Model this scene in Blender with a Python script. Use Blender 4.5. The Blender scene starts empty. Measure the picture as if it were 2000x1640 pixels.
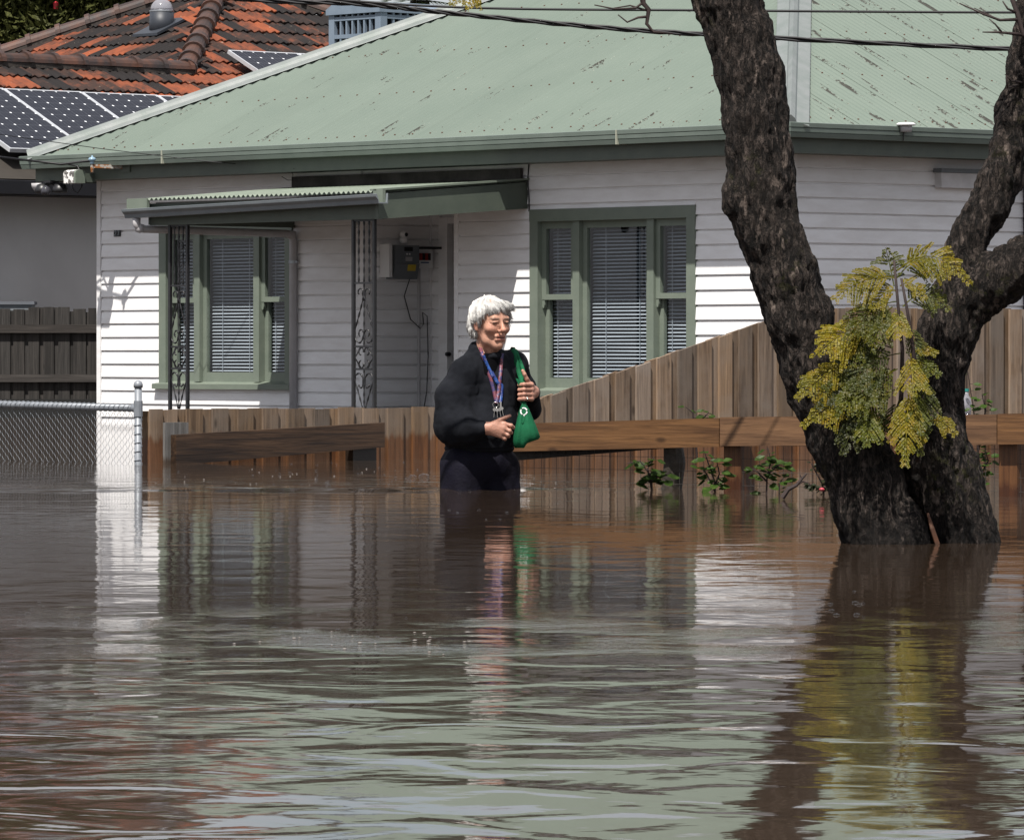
import bpy, math, random
import numpy as np
from mathutils import Vector, Matrix
from mathutils.bvhtree import BVHTree
rnd = random.Random(11)
nrng = np.random.default_rng(5)
sc = bpy.context.scene
COL = sc.collection
# ------------------------------------------------------------------ camera, sky, sun, exposure
FPX, HY, CH = 10660.0, 688.0, 0.636          # focal length in photo pixels, horizon row, camera height above the water
cd = bpy.data.cameras.new('camera'); cam = bpy.data.objects.new('camera', cd); COL.objects.link(cam)
cam.location = (0, 0, CH); cam.rotation_euler = (math.radians(90), 0, 0)
cd.sensor_fit = 'HORIZONTAL'; cd.sensor_width = 36; cd.lens = FPX / 2000 * 36
cd.shift_y = -(820 - HY) / 2000; cd.clip_start = .1; cd.clip_end = 2000
sc.camera = cam
SUN_EL = math.radians(61.0); SUN_AZ = math.atan2(-.353, -.936)       # azimuth from +Y towards +X
w = bpy.data.worlds.new('World'); sc.world = w; w.use_nodes = True
nt = w.node_tree; nt.nodes.clear()
out = nt.nodes.new('ShaderNodeOutputWorld'); bg = nt.nodes.new('ShaderNodeBackground')
sky = nt.nodes.new('ShaderNodeTexSky'); sky.sky_type = 'NISHITA'; sky.sun_disc = False
sky.sun_elevation = SUN_EL; sky.sun_rotation = SUN_AZ; sky.air_density = 1.0; sky.dust_density = 1.5
tc = nt.nodes.new('ShaderNodeTexCoord'); mp = nt.nodes.new('ShaderNodeMapping'); mp.inputs['Scale'].default_value = (1, 1, 3.2)
nz = nt.nodes.new('ShaderNodeTexNoise'); nz.inputs['Scale'].default_value = 2.4; nz.inputs['Detail'].default_value = 7; nz.inputs['Roughness'].default_value = .58
rp = nt.nodes.new('ShaderNodeValToRGB'); rp.color_ramp.elements[0].position = .30; rp.color_ramp.elements[1].position = .54
mx = nt.nodes.new('ShaderNodeMixRGB'); mx.inputs['Color2'].default_value = (6.2, 6.25, 6.6, 1)
for a, b in ((tc.outputs['Generated'], mp.inputs['Vector']), (mp.outputs[0], nz.inputs['Vector']), (nz.outputs['Fac'], rp.inputs[0]),
             (rp.outputs[0], mx.inputs['Fac']), (sky.outputs[0], mx.inputs['Color1']), (mx.outputs[0], bg.inputs['Color']), (bg.outputs[0], out.inputs[0])):
    nt.links.new(a, b)
bg.inputs['Strength'].default_value = .070
sd = bpy.data.lights.new('sun', 'SUN'); sd.energy = 4.7; sd.angle = math.radians(.6); sd.color = (1, .95, .88)
sun = bpy.data.objects.new('sun', sd); COL.objects.link(sun)
sdir = Vector((math.sin(SUN_AZ) * math.cos(SUN_EL), math.cos(SUN_AZ) * math.cos(SUN_EL), math.sin(SUN_EL)))
sun.rotation_euler = (-sdir).to_track_quat('-Z', 'Y').to_euler(); sun.location = sdir * 60
sc.view_settings.view_transform = 'Standard'; sc.view_settings.look = 'None'; sc.view_settings.gamma = 1
sc.view_settings.use_curve_mapping = False; sc.view_settings.exposure = .72
sc.render.engine = 'CYCLES'
sc.cycles.use_denoising = True; sc.cycles.max_bounces = 8; sc.cycles.transparent_max_bounces = 12
sc.cycles.sample_clamp_indirect = 6

# ------------------------------------------------------------------ helpers
def P(px, py, D): return Vector(((px - 1000) / FPX * D, D, CH + (HY - py) / FPX * D))   # a place D metres away
class MB:
    def __init__(s): s.v = []; s.f = []
    def add(s, vs, fs):
        o = len(s.v); s.v += [tuple(p) for p in vs]; s.f += [tuple(i + o for i in q) for q in fs]; return s
    def box(s, x0, x1, y0, y1, z0, z1):
        return s.add([(x0,y0,z0),(x1,y0,z0),(x1,y1,z0),(x0,y1,z0),(x0,y0,z1),(x1,y0,z1),(x1,y1,z1),(x0,y1,z1)],
                     [(0,3,2,1),(4,5,6,7),(0,1,5,4),(1,2,6,5),(2,3,7,6),(3,0,4,7)])
    def hexa(s, p): return s.add(p, [(0,3,2,1),(4,5,6,7),(0,1,5,4),(1,2,6,5),(2,3,7,6),(3,0,4,7)])
    def beam(s, a, b, w, h, up=(0,0,1)):
        a, b = Vector(a), Vector(b); d = (b - a).normalized(); r = d.cross(Vector(up)).normalized(); u = r.cross(d)
        q = [(-1,-1),(1,-1),(1,1),(-1,1)]
        vs = [p + r * (w / 2 * i) + u * (h / 2 * j) for p in (a, b) for i, j in q]
        return s.add(vs, [(0,1,2,3),(7,6,5,4),(0,4,5,1),(1,5,6,2),(2,6,7,3),(3,7,4,0)])
    def tube(s, pts, r, n=8, cap=True, close=False):
        pts = [Vector(p) for p in pts]; m = len(pts); rs = r if isinstance(r, (list, tuple)) else [r] * m
        rings = []; ref = None
        for i, p in enumerate(pts):
            d = (pts[(i + 1) % m] - pts[i - 1]) if close else (pts[min(i + 1, m - 1)] - pts[max(i - 1, 0)])
            d = d.normalized() if d.length > 1e-9 else Vector((0, 0, 1))
            if ref is None: ref = d.orthogonal().normalized()
            ref = ref - d * ref.dot(d)
            ref = ref.normalized() if ref.length > 1e-6 else d.orthogonal().normalized()
            q = d.cross(ref)
            rings.append([p + (ref * math.cos(t) + q * math.sin(t)) * rs[i] for t in [2 * math.pi * k / n for k in range(n)]])
        vs = [p for g in rings for p in g]; fs = []
        for i in range(m if close else m - 1):
            j = (i + 1) % m
            for k in range(n): fs.append((i * n + k, i * n + (k + 1) % n, j * n + (k + 1) % n, j * n + k))
        if cap and not close: fs += [tuple(range(n))[::-1], tuple((m - 1) * n + k for k in range(n))]
        return s.add(vs, fs)
    def lathe(s, prof, c=(0,0,0), n=16, axis='z'):
        vs = []; fs = []; m = len(prof)
        for r, z in prof:
            for k in range(n):
                t = 2 * math.pi * k / n; p = (r * math.cos(t), r * math.sin(t), z)
                if axis == 'y': p = (p[0], p[2], p[1])
                if axis == 'x': p = (p[2], p[0], p[1])
                vs.append((p[0] + c[0], p[1] + c[1], p[2] + c[2]))
        for i in range(m - 1):
            for k in range(n): fs.append((i * n + k, i * n + (k + 1) % n, (i + 1) * n + (k + 1) % n, (i + 1) * n + k))
        fs += [tuple(range(n))[::-1], tuple((m - 1) * n + k for k in range(n))]
        return s.add(vs, fs)
    def extr(s, poly, axis, a0, a1):                    # prism: polygon in the two other axes, extruded along axis
        n = len(poly); vs = []
        for a in (a0, a1):
            for p, q in poly: vs.append({'x': (a, p, q), 'y': (p, a, q), 'z': (p, q, a)}[axis])
        return s.add(vs, [tuple(range(n)), tuple(range(2 * n - 1, n - 1, -1))] + [(i, i + n, (i + 1) % n + n, (i + 1) % n) for i in range(n)])
    def mesh(s, name, mat=None, smooth=False):
        me = bpy.data.meshes.new(name); me.from_pydata(s.v, [], s.f); me.update()
        if mat: me.materials.append(mat)
        if smooth: me.polygons.foreach_set('use_smooth', [True] * len(me.polygons))
        return me
    def build(s, name, mat, parent=None, smooth=False, fix=True):
        me = s.mesh(name, mat, smooth)
        if fix:
            import bmesh
            bm = bmesh.new(); bm.from_mesh(me); bmesh.ops.recalc_face_normals(bm, faces=bm.faces); bm.to_mesh(me); bm.free()
        return link(name, me, parent)
def link(name, me, parent=None, loc=None, rot=None):
    o = bpy.data.objects.new(name, me); COL.objects.link(o)
    if parent: o.parent = parent
    if loc is not None: o.location = loc
    if rot is not None: o.rotation_euler = rot
    return o
def npmesh(name, v, f, mat, smooth=True):
    me = bpy.data.meshes.new(name); v = np.asarray(v, np.float32); f = np.asarray(f, np.int32); k = f.shape[1]
    me.vertices.add(len(v)); me.vertices.foreach_set('co', v.ravel()); me.loops.add(f.size); me.loops.foreach_set('vertex_index', f.ravel())
    me.polygons.add(len(f)); me.polygons.foreach_set('loop_start', np.arange(0, f.size, k, dtype=np.int32))
    me.polygons.foreach_set('loop_total', np.full(len(f), k, np.int32)); me.polygons.foreach_set('use_smooth', np.full(len(f), smooth))
    me.update(calc_edges=True); me.validate(); me.materials.append(mat); return me
def thing(name, label, cat, loc=(0,0,0), rz=0.0, group=None):
    o = bpy.data.objects.new(name, None); COL.objects.link(o); o.location = loc; o.rotation_euler = (0, 0, rz)
    o.empty_display_size = .2
    return tag(o, label, cat, group)
def tag(o, label, cat, group=None):
    o['label'] = label; o['category'] = cat
    if group: o['group'] = group
    return o
def kind(o, k): o['kind'] = k; return o
def nz3(p, seed=0):                                     # smooth value noise, numpy, -1..1
    p = np.asarray(p, np.float64); i = np.floor(p).astype(np.int64); f = p - i; f = f * f * (3 - 2 * f); r = 0
    def h(a, b, c):
        n = (a * 374761393 + b * 668265263 + c * 2147483647 + seed * 974634777) & 0xffffffff
        n = ((n ^ (n >> 13)) * 1274126177) & 0xffffffff
        return ((n ^ (n >> 16)) & 0xffff) / 32767.5 - 1
    for a in (0, 1):
        for b in (0, 1):
            for c in (0, 1):
                wgt = (f[..., 0] if a else 1 - f[..., 0]) * (f[..., 1] if b else 1 - f[..., 1]) * (f[..., 2] if c else 1 - f[..., 2])
                r = r + wgt * h(i[..., 0] + a, i[..., 1] + b, i[..., 2] + c)
    return r
def fbm(p, oct=4, seed=0):
    r = 0; a = .5; p = np.asarray(p, float)
    for k in range(oct): r = r + a * nz3(p * 2 ** k, seed + k); a *= .5
    return r

# ------------------------------------------------------------------ materials
class NT:
    def __init__(s, name):
        s.m = bpy.data.materials.new(name); s.m.use_nodes = True; s.t = s.m.node_tree; s.n = s.t.nodes
        s.bsdf = s.n['Principled BSDF']; s.out = s.n['Material Output']
    def N(s, typ, **kw):
        n = s.n.new('ShaderNode' + typ)
        for k, v in kw.items():
            if k in n.inputs: s.set(n, k, v)
            else: setattr(n, k, v)
        return n
    def set(s, n, k, v):
        if isinstance(v, bpy.types.NodeSocket): s.t.links.new(v, n.inputs[k])
        else: n.inputs[k].default_value = v
    def L(s, a, n, k): s.t.links.new(a, n.inputs[k])
    def math(s, op, a, b=None, c=None, clamp=False):
        n = s.n.new('ShaderNodeMath'); n.operation = op; n.use_clamp = clamp
        for i, v in enumerate((a, b, c)):
            if v is None: continue
            if isinstance(v, bpy.types.NodeSocket): s.t.links.new(v, n.inputs[i])
            else: n.inputs[i].default_value = v
        return n.outputs[0]
    def mix(s, fac, a, b, mode='MIX'):
        n = s.n.new('ShaderNodeMixRGB'); n.blend_type = mode
        for k, v in (('Fac', fac), ('Color1', a), ('Color2', b)):
            if isinstance(v, bpy.types.NodeSocket): s.t.links.new(v, n.inputs[k])
            else: n.inputs[k].default_value = v if k == 'Fac' else (*v[:3], 1)
        return n.outputs[0]
    def ramp(s, fac, *stops):
        n = s.n.new('ShaderNodeValToRGB'); e = n.color_ramp.elements
        while len(e) < len(stops): e.new(.5)
        for i, (p, c) in enumerate(stops):
            e[i].position = p; e[i].color = (*c, 1) if isinstance(c, (tuple, list)) else (c, c, c, 1)
        s.t.links.new(fac, n.inputs[0]); return n.outputs[0]
    def coord(s, kind='Object', scale=(1,1,1), rand=0.0, rot=(0,0,0)):
        if kind == 'World': v = s.N('NewGeometry').outputs['Position']
        else: v = s.N('TexCoord').outputs[kind]
        if rand:
            r = s.N('ObjectInfo').outputs['Random']; c = s.N('CombineXYZ')
            for i, k in enumerate((rand, rand * 1.7, rand * 2.3)): s.L(s.math('MULTIPLY', r, k), c, i)
            a = s.N('VectorMath', operation='ADD'); s.L(v, a, 0); s.L(c.outputs[0], a, 1); v = a.outputs[0]
        m = s.N('Mapping'); m.inputs['Scale'].default_value = scale; m.inputs['Rotation'].default_value = rot; s.L(v, m, 'Vector'); return m.outputs[0]
    def noise(s, vec, scale, detail=5, rough=.55, dist=0):
        n = s.N('TexNoise'); s.L(vec, n, 'Vector'); n.inputs['Scale'].default_value = scale; n.inputs['Detail'].default_value = detail
        n.inputs['Roughness'].default_value = rough; n.inputs['Distortion'].default_value = dist; return n.outputs['Fac']
    def bump(s, h, strength, dist=.01, normal=None):
        n = s.N('Bump'); n.inputs['Strength'].default_value = strength; n.inputs['Distance'].default_value = dist; s.L(h, n, 'Height')
        if normal: s.L(normal, n, 'Normal')
        return n.outputs[0]
    def rand(s): return s.N('ObjectInfo').outputs['Random']
    def fin(s, col=None, rough=None, normal=None, metal=None, spec=None):
        for k, v in (('Base Color', col), ('Roughness', rough), ('Normal', normal), ('Metallic', metal), ('Specular IOR Level', spec)):
            if v is None: continue
            if isinstance(v, bpy.types.NodeSocket): s.t.links.new(v, s.bsdf.inputs[k])
            else: s.bsdf.inputs[k].default_value = (*v, 1) if isinstance(v, (tuple, list)) else v
        return s.m
def simple(name, c1, c2=None, scale=6, stretch=(1,1,1), rough=.6, bump=0, bscale=60, metal=0, spec=.4, rand=0, lo=.35, hi=.65, kind_='Object'):
    t = NT(name); v = t.coord(kind_, stretch, rand=7.0 if rand else 0); c2 = c2 or tuple(x * .8 for x in c1)
    f = t.ramp(t.noise(v, scale, 6, .6), (lo, 0.), (hi, 1.)); col = t.mix(f, c1, c2)
    if rand:
        h = t.N('HueSaturation'); t.L(col, h, 'Color'); t.L(t.math('MULTIPLY_ADD', t.rand(), 2 * rand, 1 - rand), h, 'Value'); col = h.outputs[0]
    nrm = t.bump(t.noise(v, bscale, 4), bump, .01) if bump else None
    return t.fin(col, rough, nrm, metal, spec)
def timber(name, base, dark, axis='z', wet=None, rough=.75, gscale=9, rand=.22, grey=None, zero=0.0):
    t = NT(name); st = {'x': (.045, 1, 1), 'y': (1, .045, 1), 'z': (1, 1, .045)}[axis]
    v = t.coord('Object', st, rand=9.0); v2 = t.coord('Object', rand=9.0)
    g1 = t.noise(v, gscale * 9, 6, .65, .6); g2 = t.noise(v, gscale * 2.2, 4, .55, 1.2)
    col = t.mix(t.ramp(g2, (.35, 0.), (.68, 1.)), base, dark)
    col = t.mix(t.ramp(g1, (.42, 0.), (.72, .75)), col, tuple(c * .45 for c in dark))
    if grey: col = t.mix(t.ramp(t.noise(v2, 5, 4), (.4, 0.), (.65, .85)), col, grey)
    vo = t.N('TexVoronoi'); vo.inputs['Scale'].default_value = 1.0                 # knots
    t.L(t.coord('Object', tuple(7.5 if a != axis else 3.0 for a in 'xyz'), rand=13.0), vo, 'Vector')
    kn = t.ramp(vo.outputs['Distance'], (.05, 1.), (.13, 0.)); col = t.mix(t.math('MULTIPLY', kn, .75), col, tuple(c * .35 for c in dark))
    h = t.N('HueSaturation'); t.L(col, h, 'Color'); t.L(t.math('MULTIPLY_ADD', t.rand(), 2 * rand, 1 - rand), h, 'Value')
    rr = t.math('FRACT', t.math('MULTIPLY', t.rand(), 17.3)); t.L(t.math('MULTIPLY_ADD', rr, 1.5 * rand, 1 - .85 * rand), h, 'Saturation'); col = h.outputs[0]
    ro = rough
    if wet:                                              # soaked timber near the flood line, with a ragged upper edge
        wz, wcol = wet; sp = t.N('SeparateXYZ'); t.L(t.N('NewGeometry').outputs['Position'], sp, 0)
        e = t.math('MULTIPLY_ADD', t.noise(t.coord('World', (1, 1, .12)), 26, 4), .16, wz - .08)
        wf = t.math('SMOOTH_MIN', 1.0, t.math('MAXIMUM', 0.0, t.math('MULTIPLY', t.math('SUBTRACT', e, sp.outputs['Z']), 28.)), .1)
        col = t.mix(wf, col, t.mix(.75, col, wcol, 'MULTIPLY')); ro = t.math('MULTIPLY_ADD', wf, -.32, rough)
    return t.fin(col, ro, t.bump(g1, .35, .006), spec=.3)
WHITE = simple('white_paint', (.80,.80,.81), (.71,.70,.70), 3.0, (1,1,4), .5, .12, 30, rand=.03)
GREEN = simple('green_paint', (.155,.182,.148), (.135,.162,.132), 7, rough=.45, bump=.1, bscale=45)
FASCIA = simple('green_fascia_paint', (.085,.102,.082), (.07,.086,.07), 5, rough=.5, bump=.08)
GUTG = simple('green_gutter_paint', (.135,.165,.145), (.112,.140,.122), 4, (1,1,1), .4, .05)
GALV = simple('galvanised_steel', (.36,.38,.40), (.27,.29,.31), 9, rough=.38, bump=.05, metal=.55)
GREYPAINT = simple('grey_gutter_paint', (.17,.19,.205), (.14,.16,.175), 5, rough=.4)
PIPE = simple('pale_plastic_pipe', (.42,.41,.42), (.36,.35,.36), 6, rough=.45)
IRON = simple('black_iron', (.012,.012,.014), (.02,.02,.022), 20, rough=.35, bump=.1)
BLACK = simple('black_plastic', (.012,.012,.014), (.018,.018,.02), 10, rough=.4)
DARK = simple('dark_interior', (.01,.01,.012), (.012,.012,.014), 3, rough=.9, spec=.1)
RUST = simple('rusty_steel', (.20,.075,.02), (.26,.25,.23), 30, rough=.8, bump=.3, bscale=90, lo=.45, hi=.55)
SLAT = simple('blind_slat', (.36,.40,.44), (.32,.36,.40), 4, rough=.35)
MGREY = simple('meter_grey', (.17,.185,.20), (.14,.155,.17), 8, rough=.5)
YELLOW = simple('yellow_sticker', (.55,.42,.05), (.5,.36,.04), 30, rough=.6)
BRIGHTW = simple('white_plastic', (.75,.75,.75), (.68,.68,.68), 8, rough=.35)
def glass_mat(name, tint=(.93,.95,.96)):
    t = NT(name); t.n.remove(t.bsdf); gm = t.N('NewGeometry'); dt = t.N('VectorMath', operation='DOT_PRODUCT'); t.L(gm.outputs['Incoming'], dt, 0); t.L(gm.outputs['Normal'], dt, 1)
    fr = t.math('MULTIPLY_ADD', t.math('POWER', t.math('SUBTRACT', 1.0, t.math('ABSOLUTE', dt.outputs['Value'])), 5.0), .94, .05)
    tr = t.N('BsdfTransparent'); tr.inputs['Color'].default_value = (*tint, 1); gl = t.N('BsdfGlossy'); gl.inputs['Roughness'].default_value = .02
    ms = t.N('MixShader'); t.L(fr, ms, 0); t.L(tr.outputs[0], ms, 1); t.L(gl.outputs[0], ms, 2); t.L(ms.outputs[0], t.out, 'Surface'); return t.m
GLASS = glass_mat('window_glass')
def roof_mat():
    t = NT('painted_corrugated_iron'); v = t.coord('Object')
    col = t.mix(t.ramp(t.noise(v, 1.3, 5, .6), (.3, 0.), (.7, 1.)), (.120,.150,.126), (.105,.135,.113))
    spk = t.ramp(t.noise(v, 90, 3, .6), (.66, 0.), (.74, .45)); col = t.mix(spk, col, (.24,.26,.23))
    # lichen and dirt sitting in the pans, drawn out down the slope; attribute r runs up the slope, a across
    at = t.N('Attribute', attribute_name='slope'); sp = t.N('SeparateXYZ'); t.L(at.outputs['Vector'], sp, 0)
    cm = t.N('CombineXYZ'); t.L(t.math('MULTIPLY', sp.outputs[0], 13.1), cm, 0); t.L(t.math('MULTIPLY', sp.outputs[1], 1.9), cm, 1); t.L(sp.outputs[2], cm, 2)
    bl = t.noise(cm.outputs[0], 1.0, 2, .5); ragged = t.noise(v, 30, 6, .75)
    low = t.math('MULTIPLY_ADD', sp.outputs[1], -.013, .0)
    dens = t.math('ADD', t.math('ADD', bl, low), t.math('MULTIPLY_ADD', sp.outputs[2], .05, 0))
    m1 = t.ramp(t.math('MULTIPLY_ADD', ragged, .6, dens), (.975, 0.), (.985, 1.))
    m0 = t.ramp(t.math('MULTIPLY_ADD', ragged, .6, dens), (.955, 0.), (.97, 1.))
    halo = t.math('MULTIPLY', m0, t.ramp(t.noise(v, 70, 3), (.56, 0.), (.62, .8)))
    col = t.mix(halo, col, (.36,.36,.30)); col = t.mix(m1, col, t.mix(t.noise(v, 60, 3), (.006,.006,.005), (.045,.045,.035)))
    h2 = t.N('HueSaturation'); t.L(col, h2, 'Color'); t.L(t.math('MULTIPLY_ADD', t.rand(), .07, .965), h2, 'Value')
    return t.fin(h2.outputs[0], .55, t.bump(ragged, .08, .004), spec=.3)
ROOF = roof_mat()
FENCE = timber('weathered_paling', (.24,.163,.103), (.112,.073,.047), 'z', wet=(.165, (.62,.30,.11)), rand=.34, grey=(.18,.135,.10))
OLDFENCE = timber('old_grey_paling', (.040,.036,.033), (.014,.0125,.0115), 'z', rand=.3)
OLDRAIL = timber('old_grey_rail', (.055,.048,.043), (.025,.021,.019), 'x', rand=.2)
RAIL = timber('damp_pine_rail', (.165,.085,.038), (.085,.042,.02), 'x', rand=.07, rough=.6)
WETRAIL = timber('soaked_pine_rail', (.085,.045,.022), (.018,.011,.008), 'y', rand=.12, rough=.4)
POSTM = timber('wet_pine_post', (.15,.068,.028), (.08,.034,.016), 'z', wet=(.07, (.35,.2,.12)), rand=.15, rough=.5)
GREYPOST = timber('grey_weathered_post', (.17,.165,.16), (.09,.085,.08), 'z', wet=(.05, (.4,.25,.15)), rand=.1)

# ------------------------------------------------------------------ flood water and ground
def water():
    t = NT('muddy_flood_water'); ps = t.N('NewGeometry').outputs['Position']; sp = t.N('SeparateXYZ'); t.L(ps, sp, 0)
    near = t.N('MapRange'); t.L(sp.outputs['Y'], near, 'Value'); near.inputs['From Min'].default_value = 6.5; near.inputs['From Max'].default_value = 13.5
    near.inputs['To Min'].default_value = 1; near.inputs['To Max'].default_value = 0
    patch = t.ramp(t.noise(t.coord('World', (.55, .30, 1)), 1.1, 2), (.42, .3), (.62, 1.))
    big = t.noise(t.coord('World', (1.2, 1, 1), rot=(0, 0, .18)), 2.9, 2, .4, .6); mid = t.noise(t.coord('World', (1.1, 1, 1), rot=(0, 0, -.2)), 10.5, 3, .5); sml = t.noise(t.coord('World', (.75, 1, 1)), 30, 3, .55)
    far = t.N('MapRange'); t.L(sp.outputs['Y'], far, 'Value'); far.inputs['From Min'].default_value = 18.6; far.inputs['From Max'].default_value = 20.
    far.inputs['To Min'].default_value = 0; far.inputs['To Max'].default_value = 1
    hb = t.math('MULTIPLY', big, t.math('MULTIPLY_ADD', near.outputs[0], .0050, .0026))
    hm = t.math('MULTIPLY', mid, t.math('MULTIPLY_ADD', near.outputs[0], -.0001, .0005))
    hs = t.math('MULTIPLY', sml, t.math('MULTIPLY_ADD', patch, .00006, .00003))
    # choppy water behind the wake, out to the fences
    wk = t.N('MapRange'); t.L(sp.outputs['Y'], wk, 'Value'); wk.inputs['From Min'].default_value = 25.2; wk.inputs['From Max'].default_value = 25.6
    we = t.N('MapRange'); t.L(sp.outputs['Y'], we, 'Value'); we.inputs['From Min'].default_value = 26.8; we.inputs['From Max'].default_value = 30.
    we.inputs['To Min'].default_value = 1; we.inputs['To Max'].default_value = .12
    wx = t.N('MapRange'); t.L(sp.outputs['X'], wx, 'Value'); wx.inputs['From Min'].default_value = .1; wx.inputs['From Max'].default_value = .7
    wx.inputs['To Min'].default_value = 1; wx.inputs['To Max'].default_value = .1
    chop = t.math('MULTIPLY', t.math('MULTIPLY', wk.outputs[0], we.outputs[0]), wx.outputs[0])
    hc = t.math('MULTIPLY', t.math('ADD', t.math('MULTIPLY', sml, .12), big), t.math('MULTIPLY', chop, .0105))
    # ruffled patches where eddies break the mirror
    def band(y0, y1, y2, y3):
        a = t.N('MapRange', interpolation_type='SMOOTHSTEP'); t.L(sp.outputs['Y'], a, 'Value'); a.inputs['From Min'].default_value = y0; a.inputs['From Max'].default_value = y1
        b = t.N('MapRange', interpolation_type='SMOOTHSTEP'); t.L(sp.outputs['Y'], b, 'Value'); b.inputs['From Min'].default_value = y2; b.inputs['From Max'].default_value = y3; b.inputs['To Min'].default_value = 1; b.inputs['To Max'].default_value = 0
        return t.math('MULTIPLY', a.outputs[0], b.outputs[0])
    ruf = t.math('MULTIPLY', band(11.2, 11.9, 12.6, 14.0), t.ramp(t.noise(t.coord('World', (1.3, .9, 1)), 1.5, 3, .6), (.46, 0.), (.58, 1.)))
    hr_ = t.math('MULTIPLY', sml, t.math('MULTIPLY', ruf, .0021))
    h = t.math('ADD', t.math('ADD', t.math('ADD', hb, hr_), hm), t.math('ADD', hs, hc))
    col = t.mix(t.ramp(t.noise(t.coord('World', (1, .4, 1)), .8, 4), (.35, 0.), (.7, 1.)), (.043,.029,.020), (.033,.022,.015))
    t.fin(col, .035, t.bump(h, 1.0, 1.0)); t.bsdf.inputs['IOR'].default_value = 1.33; t.bsdf.inputs['Specular IOR Level'].default_value = .5
    return t.m
WATER = water()
def water_mesh():
    D = [5.5]
    while D[-1] < 62: D.append(D[-1] + max(.02, .014 * (D[-1] / 7) ** 2))
    y = np.array([-60., -10., 2.] + D + [80., 140., 400.]); x = np.array([-300., -60., -20.] + list(np.linspace(-8, 8, 321)) + [20., 60., 300.])
    X, Y = np.meshgrid(x, y); Z = np.zeros_like(X)
    inr = (np.abs(X) < 8) & (Y > 5.5) & (Y < 60)
    # the bow wave she pushes along, running left from her legs, and the rings about her and the tree
    yc = 25.05 + .03 * (X + .35) ** 2 + .05 * np.sin(X * 3.1) + .03 * np.sin(X * 7.7 + 1); Z += np.where(inr & (X < -.25), .011 * np.exp(-((Y - yc) / .10) ** 2) * np.clip((-.25 - X) * 3, 0, 1), 0)
    Z += np.where(inr & (X < -.3), .006 * np.exp(-((Y - yc - .42) / .09) ** 2), 0) + np.where(inr & (X < -.9), .006 * np.exp(-((Y - yc - .85 - .15 * np.sin(X * 2)) / .12) ** 2), 0)
    for cx, cy, A, L, R in ((-.14, 25.3, .010, .16, .55), (1.35, 18.2, .0014, .12, 1.0)):
        r = np.hypot(X - cx, Y - cy); Z += np.where(inr, A * np.sin(r / L * 6.283) * np.exp(-r / R * 1.6), 0)
    v = np.stack([X, Y, Z], -1).reshape(-1, 3); nx, ny = len(x), len(y); i = np.arange(ny - 1)[:, None] * nx + np.arange(nx - 1)[None]
    f = np.stack([i, i + 1, i + nx + 1, i + nx], -1).reshape(-1, 4)
    return npmesh('flood_water', v, f, WATER)
kind(link('flood_water', water_mesh()), 'structure')
g = MB(); g.add([(-300,-60,-.95),(300,-60,-.95),(300,400,-.95),(-300,400,-.95)], [(0,1,2,3)])
kind(g.build('ground', simple('muddy_lawn', (.06,.07,.03), (.07,.05,.03), .6, rough=.9)), 'structure')

# ------------------------------------------------------------------ the weatherboard house (local x along the front wall, local y inwards)
TH = math.radians(48.4); UX, UY = math.cos(TH), -math.sin(TH); P0 = Vector((-3.744, 49.6, 0))
def W(a, b, z=0): return Vector((P0.x + a * UX + b * math.sin(TH), P0.y + a * UY + b * math.cos(TH), z))
def at_front(px, b):                                    # local x where a pixel column meets the plane y = b
    k = (px - 1000) / FPX; q = W(0, b); return (k * q.y - q.x) / (UX - k * UY)
house = thing('weatherboard_house', 'white weatherboard house with green corrugated iron hip roof behind the paling fence', 'house', P0, -TH)
FW, DEP, PITCH = 8.95, 8.95, .1205
wins = [(.91, 2.79, .355, 1.80), (5.895, 7.88, .32, 1.815)]
REC = (3.74, 5.60, .75)
def cuts(a0, a1, z, holes):
    segs = [(a0, a1)]
    for h0, h1, z0, z1 in holes:
        if z0 < z < z1:
            n = []
            for s0, s1 in segs:
                if h1 <= s0 or h0 >= s1: n.append((s0, s1)); continue
                if h0 > s0: n.append((s0, h0))
                if h1 < s1: n.append((h1, s1))
            segs = n
    return [q for q in segs if q[1] - q[0] > .03]
board_meshes = {}
def board(length, zb=0.0, zt=None):
    k = (round(length, 3), round(zb, 3), zt and round(zt, 3))
    if k not in board_meshes:
        H = PITCH + .02; yz = lambda z: -.0255 + .0185 * z / H; L = k[0]
        board_meshes[k] = MB().extr(([(0, zb), (-.0265, zb), (-.027, zb + .004), (-.017, PITCH - .017), (-.004, PITCH - .012), (-.003, H), (0, H)] if zb < .09 and not zt else [(0, zb), (-.0265, zb), (-.018, zt or H), (0, zt or H)]), 'x', 0, L).mesh('weatherboard', WHITE)
    return board_meshes[k]
def clad(wall, x0, x1, holes, place, zlo=-.55, zhi=2.2):
    n = 0
    z = zlo
    while z < zhi:
        hh = [h for h in holes if h[2] < z + PITCH + .02 and h[3] > z]
        todo = [(s0, s1, 0., None) for s0, s1 in cuts(x0, x1, 0, [(h[0], h[1], -9, 9) for h in hh])]
        for h in hh:
            if h[2] > z + .01: todo.append((h[0], h[1], 0., h[2] - z))
            elif h[3] < z + PITCH: todo.append((h[0], h[1], h[3] - z, None))
        for s0, s1, zb, zt in todo:
            o = link('weatherboard', board(s1 - s0, zb, zt), wall); loc, rz = place(s0, z)
            o.location = (loc[0], loc[1], loc[2] + rnd.uniform(-.0012, .0012)); o.rotation_euler = (rnd.uniform(-.006, .006), rnd.uniform(-.0006, .0006), rz)
        z += PITCH
holes_f = [(a0 - .0, a1 + .0, z0, z1) for a0, a1, z0, z1 in wins] + [(REC[0] - .03, 4.97, -2, 9)]
fw = MB()
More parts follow.
